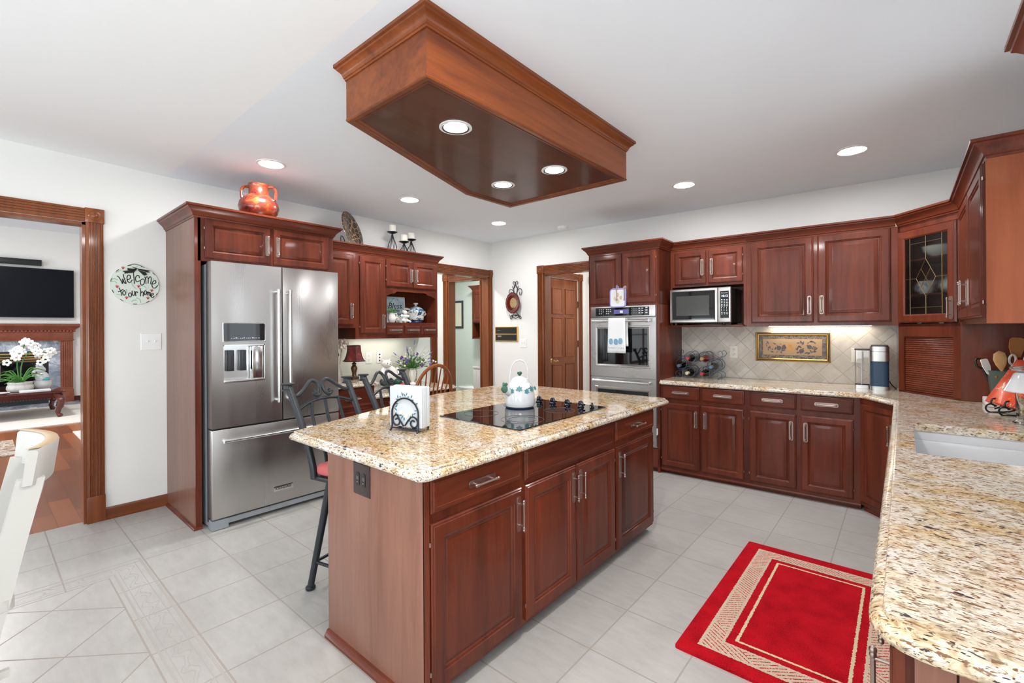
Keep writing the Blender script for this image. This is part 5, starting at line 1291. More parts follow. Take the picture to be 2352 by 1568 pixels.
def leaves(b, c, n, R_, s, up=.6, cols=None):
    c = Vector(c)
    for k in range(n):
        d = Vector((random.gauss(0, 1), random.gauss(0, 1), abs(random.gauss(0, 1)) * up + .15)).normalized(); p = c + d * R_ * random.uniform(.3, 1)
        u = (d + Vector((random.uniform(-.5, .5), random.uniform(-.5, .5), random.uniform(-.5, .3)))).normalized(); v = u.orthogonal().normalized(); w = u.cross(v)
        a = random.uniform(0, 6.28); v = v * math.cos(a) + w * math.sin(a); L = s * random.uniform(.6, 1.1)
        q = [b.verts.new(p + x) for x in (Vector((0, 0, 0)), u * L * .5 + v * L * .22, u * L, u * L * .5 - v * L * .22)]; b.faces.new(q)
        tube(b, [c + Vector((0, 0, -R_ * .12)), p], .0009, 4)
niche_things()
# ------------------------------------------------------------------ desk things (frame L)
def desk_things():
    zh, zl = .8855, .7525
    t = thing('table_lamp', 'burgundy panelled lamp with bronze baluster base on the short granite counter', 'lamp', 'L', (2.445, -.295, zh), None, rz=0.001)
    b = BM(); box(b, -.035, -.035, 0, .035, .035, .030, .004); lathe(b, [(.026, .03), (.022, .036), (.020, .06), (.026, .085), (.032, .11), (.024, .13), (.016, .142), (.022, .150), (.022, .156), (.012, .165), (.010, .176), (.016, .18), (.013, .195), (.008, .215)], (0, 0, 0), 20); fin(b, 'base', mat('aged_bronze', (.12, .075, .04), .35, .7), t)
    b = BM(); n = 6; prof = [(.108, .180), (.094, .192), (.076, .235), (.066, .285), (.062, .335)]
    lathe(b, prof, (0, 0, 0), 6); bmesh.ops.delete(b, geom=[f for f in b.faces if len(f.verts) > 4], context='FACES_ONLY'); bmesh.ops.rotate(b, matrix=Matrix.Rotation(R(12), 3, 'Z'), verts=b.verts); sh = fin(b, 'lamp_shade', SHADE, t, 20)
    b = BM()
    def hexa(r, z): return [(r * math.cos(R(12 + 60 * k)), r * math.sin(R(12 + 60 * k)), z) for k in range(6)]
    tube(b, hexa(.108, .181), .005, 6, True); tube(b, hexa(.062, .334), .004, 6, True)
    for k in range(6): tube(b, [hexa(r, z)[k] for r, z in prof], .0035, 6)
    fin(b, 'braid_trim', mat('dark_braid', (.05, .03, .02), .8), sh)
    t = thing('figurine', 'standing lady figurine under an ivory flower tree at the edge of the fridge', 'figurine', 'L', (2.315, -.20, zh), None, rz=0.001)
    b = BM(); lathe(b, [(0, 0), (.060, 0), (.062, .01), (.050, .05), (.034, .11), (.022, .15), (.026, .18), (.020, .21), (.010, .222), (0, .224)], (0, 0, 0), 20); fin(b, 'gown', LINEN, t, 60)
    b = BM(); ball(b, (0, 0, .245), .022, 14); fin(b, 'head', DGREY, t, 60)
    b = BM()
    for k in range(46):
        a = random.uniform(0, 6.28); e = random.uniform(-.6, 1.3); ball(b, (.05 + .062 * math.cos(a) * math.cos(e), .062 * math.sin(a) * math.cos(e), .335 + .058 * math.sin(e)), random.uniform(.012, .018), 7, n=5)
    tube(b, cr([(.03, 0, .15), (.05, .01, .24), (.05, 0, .33)], 5), .006, 6); fin(b, 'flower_tree', HAIRF, t)
    # low desk
    t = thing('figurine', 'large white bear figurine in green trousers sitting on the desk', 'figurine', 'L', (2.905, -.22, zl), None, rz=0.001); t.scale = (.88, .88, .87)
    b = BM(); lathe(b, [(0, .06), (.085, .065), (.105, .11), (.105, .17), (.080, .235), (.05, .262), (0, .27)], (0, 0, 0), 26, 'z', 1, .8); ball(b, (-.045, -.015, .298), .062, 22, 1.1, .9, .78); ball(b, (-.091, 0, .335), .018, 10); ball(b, (.007, 0, .338), .018, 10); ball(b, (-.045, -.066, .285), .022, 12, 1.1, .8, .8)
    for s in (-1, 1): tube(b, cr([(s * .085, -.01, .235), (s * .118, -.04, .18), (s * .080, -.085, .150)], 5), [.030, .024], 10)
    fin(b, 'body', CERAM, t, 70)
    b = BM()
    for s in (-1, 1): tube(b, cr([(s * .045, -.02, .075), (s * .062, -.09, .055), (s * .070, -.13, .045)], 4), [.052, .040], 12)
    ball(b, (0, .0, .065), .09, 20, 1.05, .8, .72); fin(b, 'trousers', GREEND, t, 70)
    b = BM()
    for s in (-1, 1): ball(b, (s * .078, -.165, .030), .030, 12, 1, 1.35, .95)
    fin(b, 'shoes', REDINK, t)
    b = BM()
    for u in (-.068, -.021): ball(b, (u, -.068, .308), .005, 8)
    ball(b, (-.045, -.085, .292), .006, 8); fin(b, 'eyes_and_nose', BLACKINK, t)
    t = thing('vase', 'white fluted pedestal vase holding the wildflower bouquet on the desk', 'vase', 'L', (3.228, -.20, zl), None, rz=0.001); t.scale = (.82, .82, .82)
    b = BM(); lathe(b, [(0, 0), (.062, 0), (.064, .006), (.050, .018), (.022, .036), (.020, .044), (.036, .075), (.052, .125), (.050, .165), (.040, .20), (.044, .222), (.050, .228), (.045, .228), (.035, .20), (0, .19)], (0, 0, 0), 24); fin(b, 'body', CERAM, t, 60)
    t = thing('flower_bouquet', 'bouquet of blue lavender, purple and white wildflowers in the vase', 'flowers', 'L', (3.228, -.20, zl + .135), None, rz=0.001)
    b = BM(); fl = []
    for k in range(70):
        a = random.uniform(0, 6.28); e = random.uniform(.15, 1.45); L = random.uniform(.12, .30); d = Vector((math.cos(a) * math.cos(e) * 1.15, math.sin(a) * math.cos(e) * .6, math.sin(e))); p = d * L + Vector((0, 0, .03)); fl.append((p, d)); tube(b, cr([(0, 0, .03), tuple(d * L * .5 + Vector((0, 0, .05))), tuple(p)], 3), .0012, 4)
    fin(b, 'stems', GREENL, t)
    b = BM(); leaves(b, (0, 0, .04), 170, .16, .045, 1.1); fin(b, 'leaves', GREENL, t)
    for nm, m, lo, hi, sz in (('lavender_flowers', mat('lavender_blue', (.16, .20, .42), .8), 0, 18, .008), ('purple_flowers', mat('violet_petals', (.17, .06, .36), .8), 18, 28, .014), ('white_flowers', mat('cream_petals', (.80, .78, .66), .8), 28, 66, .0115)):
        b = BM()
        for p, d in fl[lo:hi]:
            if nm[0] == 'l':
                for j in range(5): ball(b, tuple(p + d * .010 * j), sz * (1 - .1 * j), 6, n=4)
            elif nm[0] == 'p':
                for j in range(6): ball(b, tuple(p + Vector((math.cos(j), math.sin(j * 1.7) * .6, math.sin(j))) * .012), .008, 6, n=4)
            else: ball(b, tuple(p), sz, 8, n=5)
        fin(b, nm, m, t)
    b = BM(); box(b, -.052, -.012, 0, .052, .012, .148, .003); single(b, 'ornament_box', FRAMEB, 'grey marbled upright frame behind the vase on the desk', 'picture frame', 'L', (3.335, -.07, zl), None, rz=0.001)
desk_things()

# ------------------------------------------------------------------ back wall things (frame B)
def back_wall_things():
    t = thing('wall_plate', 'dark red scalloped plate with tan centre hung on the back wall', 'wall plate', 'B', (-2.215, -.04, 1.62), None, rz=0.001)
    b = BM(); N = 64
    prof = [(0, .010), (.058, .010), (.064, .012), (.085, .020), (.120, .030), (.124, .027), (.085, .014), (.06, .003), (0, .003)]
    lathe(b, prof[1:8], (0, 0, .11), N, 'y', 1, 1.16)
    for v in b.verts:
        a = math.atan2(v.co.z - .11, v.co.x); r = math.hypot(v.co.x, v.co.z - .11)
        if r > .08: k = 1 + .014 * math.cos(14 * a); v.co.x *= k; v.co.z = .11 + (v.co.z - .11) * k
    fin(b, 'rim', PLATERIM, t, 60)
    b = BM(); lathe(b, [(0, .0105), (.062, .0105), (.062, .008), (0, .008)], (0, 0, .11), 40, 'y', 1, 1.16); fin(b, 'centre', PLATEC, t, 60)
    t = thing('plate_hanger', 'black scrolled iron hanger holding the dark red plate', 'plate hanger', 'B', (-2.205, -.004, 1.495), None, rz=0.001)
    b = BM(); y = -.012
    def c2(p): tube(b, [(u, y, v) for u, v in p], .0042, 6)
    def c3(p): c2([(q[0], q[2]) for q in cr([(u, 0, v) for u, v in p], 5)])
    for s in (-1, 1):
        c3([(s * .002, .12), (s * .05, .07), (s * .060, .035)] + [(s * .060 + u, v) for u, v in ((.020 * s, .018), (.034 * s, .030), (.026 * s, .052), (.006 * s, .048), (.004 * s, .036))])
        c3([(s * .060, .060), (s * .03, .035), (0, .026)]); c3([(s * .080, .068), (s * .04, .072), (0, .068)])
        c3([(s * .010, .12), (s * .014, .30), (s * .026, .40), (s * .030, .44), (s * .012, .48), (s * .004, .500), (s * .012, .522), (s * .034, .526), (s * .040, .502), (s * .024, .490)])
        c3([(s * .018, .34), (s * .030, .41), (s * .055, .465)]); c3([(s * .02, .36), (s * .05, .415), (s * .09, .425), (s * .11, .39), (s * .095, .345), (s * .070, .355), (s * .075, .385)])
    c3([(-.02, .44), (0, .48), (.02, .44)])
    for s in (-1, 1): tube(b, [(s * .05, y, .07), (s * .05, -.075, .055), (s * .05, -.08, .075)], .004, 6)
    fin(b, 'scrollwork', IRONB, t)
    t = thing('intercom_panel', 'black and brass intercom panel set in the back wall', 'intercom', 'B', (-2.375, 0, 1.205))
    x0, x1, z0, z1 = -2.575, -2.172, 1.207, 1.410
    b = BM(); rings(b, x0, z0, x1, z1, -.0005, [(0, 0), (0, .012), (.003, .014), (.016, .014)]); fin(b, 'brass_surround', GOLD, t, 25)
    b = BM(); box(b, x0 + .014, -.017, z0 + .012, x1 - .020, -.0145, z0 + .094); fin(b, 'radio_panel', BLACKP, t)
    b = BM(); box(b, x0 + .014, -.017, z0 + .106, x1 - .020, -.0145, z1 - .010); fin(b, 'speaker_grille', BLACKP, t)
    b = BM(); box(b, x0 + .05, -.0185, z0 + .060, x0 + .115, -.017, z0 + .080); box(b, x0 + .045, -.0185, z0 + .150, x0 + .09, -.017, z0 + .154); fin(b, 'display_and_badge', mat('dull_tan_print', (.30, .24, .16), .5), t)
    # oven towel and pot holder
    FR['T'] = (FR['B'][0], FR['B'][1])
    t = thing('kitchen_towel', 'white kitchen towel with blue egg embroidery hanging over the oven handle', 'towel', 'B', (-.372, -.735, 1.13))
    b = BM(); yf, yb_ = -.7475, -.712
    def sheet(x0, x1, y, za, zb, slope=0):
        n = 10; rows = []
        for i in range(n + 1):
            z = za + (zb - za) * i / n; f = i / n
            rows.append([(x0 - .010 * f + (x1 - x0 + .016 * f) * j / 8, y - .004 * math.sin(j * 1.1) * f, z) for j in range(9)])
        return rows
    fr = sheet(-.462, -.283, yf, 1.4635, 1.133); bk = sheet(-.440, -.270, yb_, 1.4635, 1.20)
    top = [[(fr[0][j][0], -.730 - .0178 * math.cos(R(180 * k / 6)), 1.4635 + .0165 * math.sin(R(180 * k / 6)) - .0) for j in range(9)] for k in range(1, 6)]
    rows = fr[::-1] + top + bk
    V = [[b.verts.new(p) for p in r] for r in rows]
    for A, B_ in zip(V, V[1:]):
        for j in range(8): b.faces.new((A[j], A[j + 1], B_[j + 1], B_[j]))
    o = fin(b, 'cloth', CLOTH, t, 80); o.modifiers.new('thickness', 'SOLIDIFY').thickness = .003
    b = BM()
    for k, (x, z) in enumerate(((-.432, 1.245), (-.378, 1.243), (-.330, 1.250))):
        lathe(b, [(0, .0), (.024, 0), (.024, .0008), (0, .0008)], (x, yf - .0048, z), 24, 'y', 1, 1.3)
    fin(b, 'egg_embroidery', mat('pale_blue_thread', (.33, .52, .64), .9), t)
    b = BM()
    for k, (x, z) in enumerate(((-.432, 1.245), (-.378, 1.243), (-.330, 1.250))):
        for j in range(5): tube(b, [(x - .017 + .008 * i, yf - .0062, z - .022 + .011 * j + .004 * math.sin(i * 1.6 + j + k)) for i in range(5)], .0012 if k != 1 else .002, 5)
    for k in range(20): tube(b, [(-.462 + .0085 * k, yf - .0052, 1.180 + .008 * math.sin(k * 1.9)), (-.456 + .0085 * k, yf - .0052, 1.184 + .008 * math.cos(k * 2.3))], .0011, 5)
    fin(b, 'blue_stitching', BLUEINK, t)
    t = thing('pot_holder', 'square white pot holder with lilac binding hanging from oven cabinet pull', 'pot holder', 'B', (-.392, -.672, 1.59), None, rz=0.001)
    b = BM(); pl = rpoly([(-.080, 0), (.080, 0), (.080, .178), (-.080, .178)], .03, 6); extr(b, [(x, .006, z) for x, z in pl], (0, -.012, 0)); fin(b, 'pad', CLOTH, t)
    b = BM(); tube(b, [(x, 0, z) for x, z in pl], .0085, 8, True); tube(b, cr([(-.004, 0, .180), (-.012, -.01, .200), (-.004, -.018, .214), (.006, -.010, .200), (.004, 0, .180)], 5), .004, 6); fin(b, 'binding', mat('lilac_binding', (.32, .30, .58), .9), t)
    b = BM(); 
    for x, z, r in ((0, .12, .018), (-.028, .085, .014), (.032, .09, .016), (0, .055, .02)): lathe(b, [(0, 0), (r, 0), (r, .001), (0, .001)], (x, -.0062, z), 16, 'y', 1, 1.2)
    fin(b, 'printed_flowers', speckle('pastel_print', (.7, .5, .35), [(.38, (.70, .40, .22)), (.48, (.74, .62, .48)), (.58, (.42, .60, .38)), (.68, (.75, .45, .30))], 70, .9, 0), t)
    # framed print
    t = thing('framed_print', 'long gold framed fruit print leaning on the diamond tile backsplash', 'framed picture', 'B', (1.017, -.008, 1.058))
    x0, x1, z0, z1 = .723, 1.311, 1.058, 1.329
    b = BM()
    y0 = -.0065
    Rg = []
    for ins, f in [(0, 0), (0, .014), (.006, .018), (.010, .016)]: Rg.append([b.verts.new(p) for p in ((x0 + ins, y0 - f, z0 + ins), (x1 - ins, y0 - f, z0 + ins), (x1 - ins, y0 - f, z1 - ins), (x0 + ins, y0 - f, z1 - ins))])
    for A, B_ in zip(Rg, Rg[1:]):
        for k in range(4): b.faces.new((A[k], A[(k + 1) % 4], B_[(k + 1) % 4], B_[k]))
    fin(b, 'outer_frame', GOLD, t, 25)
    def ringf(a, c, fa, fc, m, nm):
        b = BM(); Q = []
        for ins, f in ((a, fa - .004), (a, fa), ((a + c) / 2, max(fa, fc) + .001), (c, fc), (c, fc - .004)): Q.append([b.verts.new(p) for p in ((x0 + ins, y0 - f, z0 + ins), (x1 - ins, y0 - f, z0 + ins), (x1 - ins, y0 - f, z1 - ins), (x0 + ins, y0 - f, z1 - ins))])
        for A, B_ in zip(Q, Q[1:]):
            for k in range(4): b.faces.new((A[k], A[(k + 1) % 4], B_[(k + 1) % 4], B_[k]))
        fin(b, nm, m, t, 25)
    ringf(.010, .018, .016, .014, DGREY, 'dark_band'); ringf(.018, .028, .014, .010, GOLD, 'inner_frame')
    b = BM(); box(b, x0 + .026, y0 - .004, z0 + .026, x1 - .026, y0 - .001, z1 - .026); fin(b, 'print', FRUITB, t)
    b = BM(); box(b, x0 + .060, y0 - .0052, z0 + .060, x1 - .060, y0 - .0042, z1 - .062); fin(b, 'print_panel', mat('tan_print', (.42, .27, .14), .5), t)
    xc, zc = (x0 + x1) / 2, (z0 + z1) / 2
    b = BM(); lathe(b, [(0, 0), (.026, 0), (.026, .0006), (0, .0006)], (xc - .012, y0 - .0053, zc - .010), 24, 'y', .8, 1.1); lathe(b, [(0, 0), (.016, 0), (.016, .0006), (0, .0006)], (xc - .012, y0 - .0053, zc + .020), 20, 'y', .8, 1.1); fin(b, 'pear', mat('pear_print', (.55, .26, .07), .5), t)
    b = BM(); random.seed(3)
    for k in range(80):
        x = xc + random.uniform(-.21, .21); z = zc + random.uniform(-.055, .052)
        if abs(x - xc + .012) < .035: continue
        th = random.uniform(0, 6.28); L = random.uniform(.010, .020); u = Vector((math.cos(th), 0, math.sin(th))); v = Vector((-math.sin(th), 0, math.cos(th))); c = Vector((x, y0 - .0054, z)); extr(b, [c + u * L, c + v * L * .35 + u * L * .2, c - u * L, c - v * L * .35 + u * L * .2], (0, -.0005, 0))
    for x in (-.10, -.06, .08, .14): lathe(b, [(0, 0), (.019, 0), (.019, .0005), (0, .0005)], (xc + x, y0 - .0053, zc - .015 + .02 * math.sin(x * 60)), 18, 'y')
    fin(b, 'fruit_and_leaves', mat('grey_plum_print', (.10, .085, .10), .5), t)
    b = BM()
    for s in (-1, 1):
        for k in range(9):
            cx = x0 + .06 + k * .058; cz = zc + s * .092
            tube(b, [(u, y0 - .0044, v) for u, v in spiral((cx, cz), .003, .013, 0, 420 * (1 if k % 2 else -1), 14)] + [(cx + .045, y0 - .0044, cz - .006 * s)], .0013, 4)
    fin(b, 'scroll_border', mat('tan_scroll', (.45, .33, .20), .3), t)
back_wall_things()

def wine():
    z0 = .8805
    t = thing('wine_rack', 'scrolled grey wire wine rack with six bottles on the back counter', 'wine rack', 'B', (.235, -.17, z0))
    pos = [(.176, 1.087), (.309, 1.087), (.088, 1.012), (.392, 1.012), (.168, .942), (.309, .942)]
    for y in (-.24, -.10):
        b = BM(); r = .0029
        def c(p): tube(b, [(u, y, v) for u, v in p], r, 6)
        def cc(p, n=6): c([(q[0], q[2]) for q in cr([(u, 0, v) for u, v in p], n)])
        R0 = .052
        for x, z in pos: c([(x + R0 * math.cos(R(a)), z + R0 * math.sin(R(a))) for a in range(150 if x < .235 else -30, (150 if x < .235 else -30) + 271, 15)])
        for s in (-1, 1):
            X = lambda u: .252 + s * u
            cc([(X(.020), 1.09), (X(.055), 1.138), (X(.095), 1.130), (X(.130), 1.098), (X(.170), 1.082), (X(.215), 1.098), (X(.228), 1.128), (X(.208), 1.150), (X(.185), 1.135), (X(.192), 1.112)])
            cc([(X(.022), 1.075), (X(.060), 1.036), (X(.10), 1.045), (X(.135), 1.063), (X(.175), 1.068), (X(.208), 1.040), (X(.210), .99), (X(.175), .962), (X(.135), .975), (X(.10), .990), (X(.06), .992), (X(.022), .955)])
            cc([(X(.020), .935), (X(.055), .893), (X(.095), .900), (X(.130), .935), (X(.165), .950), (X(.210), .935), (X(.220), .905), (X(.200), .887), (X(.178), .900), (X(.185), .922)])
        fin(b, 'scroll_frame', WIRE, t)
    b = BM()
    for x in (.040, .436):
        tube(b, [(x, -.24, .888), (x, -.10, .888)], .0034, 6)
        for y in (-.24, -.10): lathe(b, [(.006, 0), (.007, .008), (.004, .010)], (x, y, z0), 10)
    for x, z in ((.238, 1.145), (.03, 1.10), (.447, 1.10)): tube(b, [(x, -.24, z - .03), (x, -.10, z - .03)], .0025, 6)
    fin(b, 'feet_and_crossbars', WIRE, t)
    def bottle(label, x, z, m, cap, first=None):
        t = thing('wine_bottle', label, 'wine bottle', 'B', (x, -.03, z), 'wine bottles in the wire rack', rz=0.001)
        b = BM(); lathe(b, [(0, 0), (.034, 0), (.037, .005), (.037, .17), (.034, .19), (.018, .225), (.0145, .245)], (0, 0, 0), 22, 'y'); fin(b, 'glass', m, t, 50)
        b = BM(); lathe(b, [(.0150, .240), (.0155, .285), (.0162, .288), (.0162, .294), (.014, .297), (0, .297)], (0, 0, 0), 18, 'y'); fin(b, 'capsule', cap, t)
        return t
    rc, bc, wc, kc = mat('red_foil', (.45, .03, .05), .3, .4), mat('blue_grey_foil', (.10, .16, .24), .3, .4), mat('pale_cork', (.62, .52, .38), .6), mat('tan_foil', (.36, .20, .10), .4)
    for (x, z), lb, m, cap in zip(pos, ('dark wine bottle with red cap, upper left slot of the rack', 'rose red wine bottle in the upper right slot of the rack', 'dark wine bottle with blue cap, middle left slot of the rack', 'dark wine bottle with blue cap, middle right slot of the rack', 'dark wine bottle with pale cork, lower left slot of the rack', 'dark wine bottle with red cap, lower right slot of the rack'), (WINE, ROSE, WINE, WINE, WINE, WINE), (rc, kc, bc, bc, wc, rc)): bottle(lb, x, z - .012, m, cap)
wine()
def coffee():
    z = .8805
    t = thing('coffee_maker', 'slate blue and steel coffee maker with clear water tank on the counter', 'coffee maker', 'B', (1.61, -.25, z))
    x0, x1 = 1.588, 1.708
    def rr(a, y0, c, y1, r): return rpoly([(a, y0), (c, y0), (c, y1), (a, y1)], r, 5)
    b = BM(); prism_z(b, rr(x0, -.37, x1, -.14, .035), z, z + .030); fin(b, 'base', SS, t)
    b = BM(); prism_z(b, rr(x0 + .002, -.365, x1 - .002, -.14, .035), z + .030, z + .225); fin(b, 'body', NAVY, t)
    b = BM(); prism_z(b, rr(x0, -.37, x1, -.14, .035), z + .225, z + .300); prism_z(b, rr(x0, -.37, x1, -.14, .035), z + .303, z + .340); fin(b, 'head', SS, t)
    b = BM(); prism_z(b, rr(x0 + .004, -.366, x1 - .004, -.14, .033), z + .299, z + .304); prism_z(b, rr(x0 + .006, -.364, x1 - .006, -.145, .03), z + .340, z + .348); fin(b, 'lid', BLACKP, t)
    b = BM(); a, c, y0, y1 = 1.492, 1.585, -.30, -.15; prism_z(b, rr(a, y0, c, y1, .012), z, z + .028); fin(b, 'tank_base', SS, t)
    b = BM(); prism_z(b, rr(a + .001, y0 + .001, c - .001, y1 - .001, .012), z + .028, z + .305); fin(b, 'water_tank', GLASS, t)
    b = BM(); tube(b, [(a + .045, y0 + .06, z + .03), (a + .045, y0 + .06, z + .29)], .006, 8); fin(b, 'filter_rod', WHITE, t)
    b = BM(); prism_z(b, rr(a - .002, y0 - .002, c + .002, y1, .012), z + .306, z + .318); fin(b, 'tank_lid', DGREY, t)
    b = BM(); tube(b, cr([(1.708, -.18, z + .06), (1.725, -.17, z + .03), (1.745, -.165, z + .006), (1.755, -.17, z + .004)], 6), .004, 6); fin(b, 'power_cord', BLACKP, t)
coffee()

# ------------------------------------------------------------------ right counter things
def right_counter():
    z = .8805
    b = BM(); box(b, .385, 4.00, 0, .60, 4.20, .045, .006); bmesh.ops.translate(b, vec=(-.4925, -4.10, 0), verts=b.verts)
    single(b, 'serving_board', mat('white_board', (.70, .67, .62), .5), 'thick white board under the utensil crock', 'board', 'W', (0, 0, 0)).location = (.4925, 4.10, z)
    zc = z + .0455; cx, cy = .485, 4.105
    t = thing('utensil_crock', 'dark green flared utensil crock with small gold mark', 'crock', 'W', (cx, cy, zc), None, rz=0.001)
    b = BM(); lathe(b, [(0, 0), (.068, 0), (.072, .006), (.088, .165), (.092, .172), (.088, .174), (.080, .165), (.064, .012), (0, .010)], (0, 0, 0), 32); fin(b, 'body', mat('green_grey_glaze', (.070, .095, .085), .35), t, 60)
    b = BM()
    for k in range(5): a = R(-40 + 20 * k); extr(b, [(-.052, -.067, .128), (-.052 + .016 * math.sin(a), -.066, .128 + .018 * math.cos(a)), (-.049 + .012 * math.sin(a), -.066, .128 + .016 * math.cos(a))], (-.002, -.004, 0))
    fin(b, 'gold_mark', GOLD, t)
    def utensil(label, nm, dx, dy, lean, aim, L, head, m, cat='utensil'):
        t = thing(nm, label, cat, 'W', (cx + dx, cy + dy, zc + .012), 'utensils in the crock', rz=0.001)
        d = Vector((lean[0], lean[1], 1)).normalized(); q = Vector((0, 0, 1)).rotation_difference(d).to_matrix().to_4x4()
        b = BM(); tube(b, [(0, 0, 0), (0, 0, L)], [.0055, .006], 8); head(b, L)
        bmesh.ops.transform(b, matrix=q @ Matrix.Rotation(R(aim), 4, 'Z'), verts=b.verts); fin(b, 'body', m, t, 60)
    def spoon(w, h):
        return lambda b, L: lathe(b, [(0, L - .012), (.008, L - .008), (w * .75, L + h * .25), (w, L + h * .55), (w * .8, L + h * .85), (0, L + h)], (0, 0, 0), 20, 'z', 1, .22)
    def flat(w, h, r=.012):
        return lambda b, L: extr(b, [(x, .003, zz) for x, zz in rpoly([(-w * .55, L - .01), (w * .55, L - .01), (w, L + h * .45), (w * .95, L + h), (-w * .95, L + h), (-w, L + h * .45)], [.004, .004, .02, r, r, .02], 4)], (0, -.006, 0))
    utensil('light wooden spoon in front in the green crock', 'wooden_spoon', -.010, -.045, (-.12, -.10), 20, .175, spoon(.034, .115), SPOON)
    utensil('orange wood turner standing tallest in the green crock', 'wooden_turner', .030, .030, (.05, .05), 30, .255, flat(.040, .110, .024), SPOOND)
    utensil('white ladle head leaning left in the green crock', 'ladle', -.040, -.02, (-.28, -.02), 30, .155, flat(.020, .085), CERAM)
    utensil('white spatula at the right of the green crock', 'spatula', .045, .0, (.22, .03), 25, .18, flat(.034, .085), CERAM)
    utensil('small wooden spoon at the right front of the green crock', 'wooden_spoon', .040, -.04, (.20, -.10), 35, .150, spoon(.022, .075), SPOON)
    def loop(rw, rh):
        return lambda b, L: tube(b, [(rw * math.sin(2 * math.pi * k / 20), 0, L + rh - rh * math.cos(2 * math.pi * k / 20)) for k in range(20)], .006, 8, True)
    utensil('white looped handle utensil with red lining in the green crock', 'tongs', .012, .0, (.04, -.02), 30, .20, loop(.017, .030), CERAM)
    utensil('black hooked utensil handle at the left of the green crock', 'whisk', -.045, .02, (-.36, .03), 30, .180, loop(.020, .032), BLACKP)
    # weathered block behind the book
    b = BM(); box(b, -.05, -.035, 0, .05, .035, .33, .008); single(b, 'wooden_block', TISSUE, 'weathered white wooden block leaning behind the red book', 'ornament', 'W', (0, 0, 0), None, rz=12).location = (.565, 3.965, z)
    bpy.data.objects['wooden_block'].rotation_euler = (0, R(6), R(-20))
    # book on a black easel
    t = thing('book_easel', 'black wire easel with curled feet under the red book', 'book stand', 'W', (.425, 3.735, z), None, rz=-68)
    b = BM()
    for s in (-.05, .06):
        tube(b, [(s, v, w) for v, w in spiral((-.028, .026), .026, .020, 270, 20, 14)][::-1] + [(s, .03, .004), (s, .075, .012), (s, .10, .18)], .0045, 7)
        tube(b, [(s, -.012, .020), (s, .02, .036), (s, .095, .20)], .004, 7)
        tube(b, cr([(s, -.004, .036), (s, -.026, .050), (s, -.022, .075), (s, -.006, .080)], 5), .0045, 7)
    tube(b, [(-.05, .02, .036), (.06, .02, .036)], .004, 7); tube(b, [(-.05, .095, .19), (.06, .095, .19)], .004, 7); fin(b, 'wire_frame', IRONB, t)
    b = BM(); box(b, -.115, -.020, 0, .115, .022, .285, .004); o = single(b, 'cookbook', REDPRINT, 'orange red printed cookbook standing on the black wire easel', 'book', 'W', (0, 0, 0), None, rz=-62)
    o.location = w_of('W', (.418, 3.74, z + .046)); o.rotation_euler = (R(-31), 0, R(-68))
    # glass jar of sweets
    jx, jy = .490, 3.42
    t = thing('glass_jar', 'clear glass jar with flared white collar and glass lid beside the red book', 'jar', 'W', (jx, jy, z), None, rz=0.001)
    b = BM(); lathe(b, [(.0, .0), (.062, 0), (.070, .004), (.060, .016), (.056, .03), (.060, .16), (.058, .175), (.052, .175), (.054, .16), (.051, .035), (.04, .024), (0, .022)], (0, 0, 0), 32); fin(b, 'glass_body', GLASS, t, 60)
    b = BM(); lathe(b, [(.100, .160), (.104, .164), (.080, .215), (.066, .250), (.058, .258), (.056, .25), (.068, .215), (.094, .166), (.100, .160)], (0, 0, 0), 36, cap=False); fin(b, 'white_collar', ENAMEL, t, 60)
    b = BM(); lathe(b, [(.05, .262), (.075, .268), (.082, .278), (.078, .284), (.055, .288), (.02, .292), (0, .293)], (0, 0, 0), 32); fin(b, 'glass_lid', GLASS, t, 60)
    b = BM(); random.seed(5)
    for k in range(90):
        a = random.uniform(0, 6.28); r = .042 * math.sqrt(random.random()); ball(b, (jx + r * math.cos(a), jy + r * math.sin(a), z + .032 + random.uniform(0, .10)), .0085, 8, n=5)
    o = fin(b, 'sweets', CANDY); o['label'] = 'coloured sweets filling the clear glass jar'; o['category'] = 'sweets'; o['kind'] = 'stuff'
right_counter()
